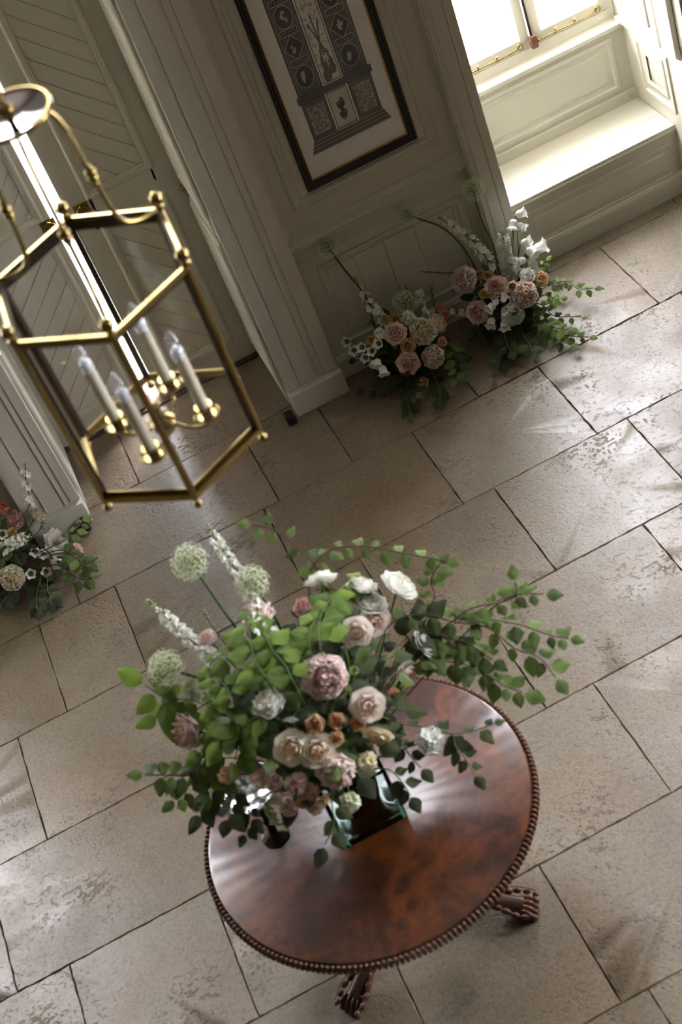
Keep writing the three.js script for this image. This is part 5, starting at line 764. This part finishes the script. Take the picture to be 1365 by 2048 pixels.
const BRANCHES = [
  ['T', [[0.202, 1.322, 2.881], [0.2, 1.356, 2.741], [0.174, 1.447, 2.667], [0.122, 1.539, 2.597], [0.073, 1.57, 2.574]], 12, 0.036, 'mid', 'arching leafy branch tipped over the dark floor at the very top of the bouquet'],
  ['T', [[0.16, 1.397, 2.704], [0.249, 1.434, 2.685], [0.341, 1.414, 2.716], [0.434, 1.371, 2.77], [0.542, 1.322, 2.843]], 15, 0.034, 'mid', 'thin branch curving right above the white roses'],
  ['T', [[0.469, 1.253, 2.884], [0.476, 1.283, 2.858], [0.497, 1.303, 2.846], [0.524, 1.316, 2.842]], 8, 0.036, 'mid', 'short branch curling down from the thin top right branch'],
  ['T', [[0.307, 1.221, 2.877], [0.414, 1.219, 2.903], [0.479, 1.187, 2.953], [0.567, 1.154, 3.017], [0.606, 1.101, 3.092], [0.657, 1.075, 3.145], [0.67, 1.032, 3.206]], 18, 0.042, 'mid', 'long arching branch reaching right to the farthest drooping leaf pair'],
  ['T', [[0.479, 1.187, 2.953], [0.58, 1.17, 3.003], [0.661, 1.143, 3.065], [0.716, 1.115, 3.123], [0.757, 1.105, 3.157]], 13, 0.037, 'mid', 'side branch pointing right with the outermost small leaf tip'],
  ['T', [[0.479, 1.187, 2.953], [0.558, 1.204, 2.96], [0.63, 1.202, 2.989], [0.685, 1.211, 3.003], [0.696, 1.239, 2.978]], 12, 0.037, 'mid', 'side branch rising toward the right floor joint crossing'],
  ['T', [[0.63, 1.202, 2.989], [0.7, 1.211, 3.009], [0.754, 1.203, 3.042]], 5, 0.033, 'mid', 'small twig beside the right rising branch with a single end leaf'],
  ['T', [[0.407, 1.183, 2.937], [0.458, 1.119, 3.019], [0.494, 1.068, 3.09], [0.527, 1.033, 3.144], [0.564, 1.015, 3.181]], 15, 0.043, 'mid', 'lower right branch drooping beyond the beaded tabletop edge'],
  ['T', [[0.36, 1.183, 2.926], [0.437, 1.158, 2.97], [0.493, 1.129, 3.018], [0.531, 1.089, 3.078]], 15, 0.043, 'mid', 'inner right branch thick with overlapping leaves'],
  ['T', [[0.353, 1.149, 2.96], [0.392, 1.116, 3.004], [0.453, 1.094, 3.046], [0.477, 1.065, 3.087]], 12, 0.042, 'mid', 'inner right branch filling under the long arching branch'],
  ['T', [[0.124, 1.169, 3.118], [0.196, 1.024, 3.074], [0.271, 0.996, 3.12], [0.329, 0.971, 3.165], [0.414, 0.967, 3.193], [0.441, 0.969, 3.198]], 10, 0.033, 'dark', 'thin twig spreading over the tabletop with a dark leaf fan'],
  ['T', [[0.322, 0.973, 3.161], [0.313, 0.951, 3.188], [0.322, 0.925, 3.226], [0.325, 0.893, 3.274]], 8, 0.036, 'dark', 'twig hanging over the tabletop with a string of leaves'],
  ['T', [[0.151, 1.093, 3.112], [0.173, 0.995, 3.107], [0.179, 0.962, 3.149], [0.191, 0.934, 3.189]], 7, 0.036, 'dark', 'twig beside the vase ending in two dark leaves'],
  ['T', [[0.105, 0.951, 3.156], [0.121, 0.922, 3.197], [0.124, 0.897, 3.233]], 5, 0.04, 'dark', 'short sprig low beside the right vase wall'],
  ['T', [[-0.09, 0.989, 3.186], [-0.119, 0.95, 3.241], [-0.169, 0.929, 3.276]], 4, 0.04, 'dark', 'sprig with two hanging leaves in front of the vase foot'],
  ['T', [[-0.35, 1.163, 2.938], [-0.435, 1.148, 2.974], [-0.49, 1.173, 2.962], [-0.553, 1.206, 2.947]], 11, 0.04, 'mid', 'left branch reaching out to the frame over the pale floor'],
  ['T', [[-0.364, 1.146, 2.959], [-0.436, 1.135, 2.988], [-0.482, 1.123, 3.013], [-0.505, 1.124, 3.019]], 8, 0.04, 'mid', 'left lower branch drooping beyond the tabletop edge'],
  ['T', [[-0.35, 1.117, 2.987], [-0.41, 1.089, 3.032], [-0.459, 1.074, 3.063]], 8, 0.045, 'dark', 'lowest left branch hanging by the beaded edge'],
  ['T', [[-0.334, 1.104, 3.075], [-0.364, 1.085, 3.103], [-0.389, 1.07, 3.127]], 6, 0.042, 'dark', 'small sprig over the tabletop left of the amaranth'],
  ['T', [[-0.314, 1.064, 3.119], [-0.334, 1.041, 3.151], [-0.363, 1.028, 3.174]], 6, 0.036, 'dark', 'small twig over the tabletop with little round leaves'],
  ['T', [[-0.276, 1.311, 2.944], [-0.336, 1.277, 2.825], [-0.399, 1.315, 2.803], [-0.434, 1.365, 2.768]], 11, 0.062, 'lime', 'lime green leafy sprig at left below the allium'],
  ['T', [[-0.249, 1.337, 2.943], [-0.336, 1.253, 2.847], [-0.399, 1.277, 2.837], [-0.441, 1.286, 2.839]], 9, 0.066, 'lime', 'big lime leaves hanging left above the pink peony'],
  ['T', [[-0.227, 1.315, 3.05], [-0.275, 1.303, 2.983], [-0.343, 1.195, 2.904], [-0.39, 1.158, 2.952]], 11, 0.06, 'lime', 'lime leafy sprig over the left side of the bouquet'],
  ['T', [[-0.281, 1.279, 3.023], [-0.35, 1.151, 2.95], [-0.386, 1.122, 2.989], [-0.414, 1.101, 3.019]], 9, 0.06, 'lime', 'lime leaves running down the left edge to the tabletop'],
  ['T', [[-0.095, 1.41, 3.055], [-0.102, 1.441, 2.967], [-0.083, 1.451, 2.875], [-0.077, 1.432, 2.787]], 11, 0.064, 'lime', 'central spray of large lime leaves'],
  ['T', [[-0.031, 1.404, 3.095], [-0.031, 1.434, 3.035], [-0.044, 1.454, 2.977], [-0.043, 1.464, 2.917]], 10, 0.06, 'lime', 'lime spray right of the central spray'],
  ['T', [[-0.102, 1.431, 3.003], [-0.148, 1.433, 2.949], [-0.189, 1.418, 2.857], [-0.23, 1.394, 2.851]], 9, 0.058, 'lime', 'lime spray pointing left below the left larkspur'],
  ['T', [[0.085, 1.424, 3.019], [0.119, 1.434, 2.936], [0.175, 1.401, 2.847], [0.261, 1.35, 2.754]], 13, 0.064, 'lime', 'upright lime spray between the side peony and white roses'],
  ['T', [[0.053, 1.423, 3.017], [0.082, 1.433, 2.956], [0.147, 1.412, 2.886], [0.218, 1.34, 2.812]], 10, 0.06, 'lime', 'second upright lime spray at the back centre'],
  ['T', [[-0.135, 1.337, 3.091], [-0.194, 1.329, 3.064], [-0.247, 1.283, 3.072], [-0.288, 1.224, 3.079]], 10, 0.055, 'lime', 'lime sprig below the white side peony'],
  ['T', [[-0.206, 1.381, 3.015], [-0.214, 1.394, 2.955], [-0.243, 1.377, 2.871]], 8, 0.055, 'lime', 'lime sprig by the leftmost allium'],
  ['T', [[0.231, 1.251, 3.044], [0.306, 1.173, 2.925], [0.367, 1.193, 2.918], [0.408, 1.207, 2.913]], 10, 0.055, 'dark', 'dark leafy sprig right of the blush rose pair'],
  ['T', [[0.202, 1.236, 3.101], [0.305, 1.126, 2.974], [0.359, 1.136, 2.975], [0.406, 1.136, 2.986]], 10, 0.05, 'mid', 'mid green sprig at the right waist of the bouquet'],
  ['T', [[0.077, 1.263, 3.105], [0.131, 1.289, 3.032], [0.154, 1.303, 2.946], [0.206, 1.264, 2.822]], 11, 0.06, 'dark', 'dark sprig between the largest peony and the blush rose pair'],
  ['R', [[1.889, 0.1, 0.237], [1.953, 0.1, 0.246], [1.993, 0.1, 0.275], [2.011, 0.1, 0.372], [2.063, 0.1, 0.412]], 13, 0.04, 'mid', 'vine trailing right over the floor, topmost'],
  ['R', [[1.83, 0.07, 0.312], [1.836, 0.07, 0.43], [1.89, 0.07, 0.487], [1.93, 0.07, 0.529]], 8, 0.036, 'mid', 'vine trailing right over the floor, thin middle one'],
  ['R', [[1.777, 0.05, 0.381], [1.789, 0.05, 0.493], [1.831, 0.05, 0.592], [1.896, 0.05, 0.662]], 11, 0.036, 'mid', 'vine trailing right over the floor, lowest one'],
  ['R', [[1.778, 0.13, 0.311], [1.816, 0.13, 0.398], [1.869, 0.13, 0.399], [1.891, 0.13, 0.409]], 12, 0.045, 'lime', 'leafy branch spreading at the window side of the arrangement'],
  ['R', [[1.778, 0.09, 0.346], [1.789, 0.09, 0.458], [1.791, 0.09, 0.534], [1.827, 0.09, 0.593]], 14, 0.048, 'mid', 'bushy leaf branch low at the window side'],
  ['R', [[1.739, 0.05, 0.294], [1.751, 0.05, 0.433], [1.763, 0.05, 0.543], [1.804, 0.05, 0.644]], 14, 0.045, 'mid', 'second bushy leaf branch near the floor at the window side'],
  ['R', [[1.692, 0.08, 0.35], [1.659, 0.08, 0.444], [1.646, 0.08, 0.554], [1.632, 0.08, 0.613]], 12, 0.05, 'dark', 'leafy branch hanging below the white peony'],
  ['R', [[1.614, 0.09, 0.292], [1.583, 0.09, 0.413], [1.56, 0.09, 0.49], [1.553, 0.09, 0.532]], 12, 0.052, 'dark', 'dark leafy branch below the low white bells'],
  ['R', [[1.583, 0.05, 0.248], [1.545, 0.05, 0.413], [1.509, 0.05, 0.501], [1.456, 0.05, 0.562]], 12, 0.05, 'dark', 'dark trailing branch reaching farthest down the floor'],
  ['R', [[1.52, 0.09, 0.203], [1.505, 0.09, 0.265], [1.49, 0.09, 0.326], [1.451, 0.09, 0.35]], 9, 0.05, 'dark', 'dark leaves below the lower mauve rose'],
  ['R', [[1.855, 0.224, 0.26], [1.9, 0.244, 0.26], [1.922, 0.255, 0.26]], 5, 0.03, 'lime', 'curly tendril with small leaves above the peach lisianthus'],
  ['R', [[1.553, 0.328, 0.16], [1.462, 0.385, 0.16], [1.364, 0.449, 0.16]], 22, 0.014, 'mid', 'feathery green sprig pointing left to the dado panel'],
  ['R', [[1.387, 0.139, 0.08], [1.388, 0.217, 0.08], [1.394, 0.29, 0.08]], 20, 0.014, 'dark', 'feathery dark sprig standing by the dado board joint'],
  ['L', [[1.269, 0.309, 0.12], [1.269, 0.354, 0.12], [1.273, 0.391, 0.12]], 10, 0.012, 'lime', 'fine green sprig above the low allium globe'],
  ['L', [[1.151, 0.247, 0.16], [1.072, 0.293, 0.16], [1.047, 0.338, 0.16]], 16, 0.018, 'mid', 'feathery green sprig left of the yellow bloom'],
  ['L', [[1.094, 0.04, 0.204], [1.066, 0.04, 0.348], [1.029, 0.04, 0.455], [1.0, 0.04, 0.566]], 15, 0.045, 'dark', 'trailing dark vine reaching down the floor from the left arrangement'],
  ['L', [[1.077, 0.06, 0.195], [1.004, 0.06, 0.274], [0.953, 0.06, 0.299], [0.896, 0.06, 0.273]], 13, 0.045, 'dark', 'dark leafy branch at the lower left of the left arrangement'],
  ['L', [[1.204, 0.04, 0.328], [1.188, 0.04, 0.457], [1.168, 0.04, 0.532], [1.14, 0.04, 0.576]], 13, 0.04, 'dark', 'dark leafy branch at the lower right of the left arrangement'],
  ['L', [[1.322, 0.1, 0.285], [1.335, 0.1, 0.346], [1.308, 0.1, 0.466], [1.257, 0.1, 0.538]], 10, 0.056, 'mid', 'leafy branch with a bright leaf right of the blush peony'],
  ['L', [[1.303, 0.08, 0.285], [1.342, 0.08, 0.346], [1.355, 0.08, 0.407], [1.319, 0.08, 0.517]], 9, 0.04, 'dark', 'leafy branch reaching toward the floor gap between arrangements'],
  ['L', [[1.132, 0.09, 0.217], [1.107, 0.09, 0.34], [1.099, 0.09, 0.451], [1.061, 0.09, 0.51]], 12, 0.05, 'dark', 'dark leaves under the lowest dusty pink rose'],
  ['L', [[1.103, 0.14, 0.194], [1.056, 0.14, 0.176], [0.993, 0.14, 0.167], [0.926, 0.14, 0.13]], 11, 0.04, 'dark', 'dark leafy sprig between bells and dusty pink rose'],
  ['F', [[-0.693, 0.14, 0.353], [-0.648, 0.14, 0.328], [-0.603, 0.14, 0.303], [-0.588, 0.14, 0.294]], 8, 0.05, 'mid', 'leafy branch by the left pilaster base corner'],
  ['F', [[-0.735, 0.11, 0.365], [-0.689, 0.11, 0.441], [-0.658, 0.11, 0.524], [-0.641, 0.11, 0.557]], 11, 0.052, 'mid', 'leafy branch right of the open white peony'],
  ['F', [[-0.787, 0.07, 0.398], [-0.734, 0.07, 0.498], [-0.692, 0.07, 0.588], [-0.657, 0.07, 0.596]], 13, 0.05, 'mid', 'low leafy branch edging onto the pale floor'],
  ['F', [[-0.872, 0.05, 0.388], [-0.905, 0.05, 0.479], [-0.926, 0.05, 0.539], [-0.934, 0.05, 0.609]], 13, 0.05, 'dark', 'dark vine trailing down from the far left arrangement'],
  ['F', [[-0.85, 0.05, 0.405], [-0.862, 0.05, 0.512], [-0.862, 0.05, 0.569], [-0.887, 0.05, 0.589]], 10, 0.055, 'dark', 'second dark vine trailing beside the first at far left'],
  ['F', [[-0.966, 0.06, 0.366], [-1.028, 0.06, 0.416], [-1.064, 0.06, 0.445], [-1.089, 0.06, 0.465]], 10, 0.05, 'dark', 'dark leafy branch at the left frame edge'],
  ['F', [[-0.785, 0.147, 0.206], [-0.764, 0.158, 0.196], [-0.746, 0.182, 0.177]], 12, 0.018, 'lime', 'fine yellow-green sprig below the pale peach peony'],
  ['F', [[-0.712, 0.05, 0.313], [-0.678, 0.05, 0.292], [-0.663, 0.061, 0.263]], 10, 0.018, 'lime', 'fine yellow-green sprig right of the open white peony'],
];
for (const [a, pts, n, size, tone, label, g] of BRANCHES) branch(a, pts, n, a === 'T' ? size * (tone === 'lime' ? 1.15 : 1.34) : size, tone, label, g);
// filler greenery inside each arrangement
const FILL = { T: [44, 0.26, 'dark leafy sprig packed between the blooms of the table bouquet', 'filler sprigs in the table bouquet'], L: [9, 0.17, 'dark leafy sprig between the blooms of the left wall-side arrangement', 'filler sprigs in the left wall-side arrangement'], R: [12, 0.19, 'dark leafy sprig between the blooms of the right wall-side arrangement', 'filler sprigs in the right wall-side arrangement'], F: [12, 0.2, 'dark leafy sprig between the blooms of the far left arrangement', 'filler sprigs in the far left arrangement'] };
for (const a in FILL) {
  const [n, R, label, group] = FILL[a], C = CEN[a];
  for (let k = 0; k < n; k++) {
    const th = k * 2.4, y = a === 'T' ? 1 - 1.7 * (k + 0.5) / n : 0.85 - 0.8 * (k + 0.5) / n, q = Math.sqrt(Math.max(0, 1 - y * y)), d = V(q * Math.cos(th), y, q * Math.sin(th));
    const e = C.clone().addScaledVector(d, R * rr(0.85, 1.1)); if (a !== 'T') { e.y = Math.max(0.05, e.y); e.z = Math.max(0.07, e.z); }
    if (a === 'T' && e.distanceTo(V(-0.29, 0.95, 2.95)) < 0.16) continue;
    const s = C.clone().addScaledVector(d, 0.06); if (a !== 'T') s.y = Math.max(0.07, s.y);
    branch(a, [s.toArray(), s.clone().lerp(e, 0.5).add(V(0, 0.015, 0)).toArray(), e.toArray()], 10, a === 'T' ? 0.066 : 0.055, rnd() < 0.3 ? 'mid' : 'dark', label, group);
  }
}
for (const [a, label] of [['L', 'low brown bowl under the left wall-side flower arrangement'], ['R', 'low brown bowl under the right wall-side flower arrangement'], ['F', 'low brown bowl under the far left flower arrangement']]) {
  const b = ARR[a].base, t = thing('flower_bowl', label, 'bowl', [b.x, 0.001, b.z]);
  mesh('body', toCreasedNormals(lathe([[0, 0], [0.07, 0], [0.1, 0.03], [0.115, 0.07], [0.118, 0.075], [0.112, 0.076], [0.094, 0.032], [0.066, 0.01], [0, 0.01]], 32), 0.6), M.bowl, t);
}

renderer.render(scene, camera);
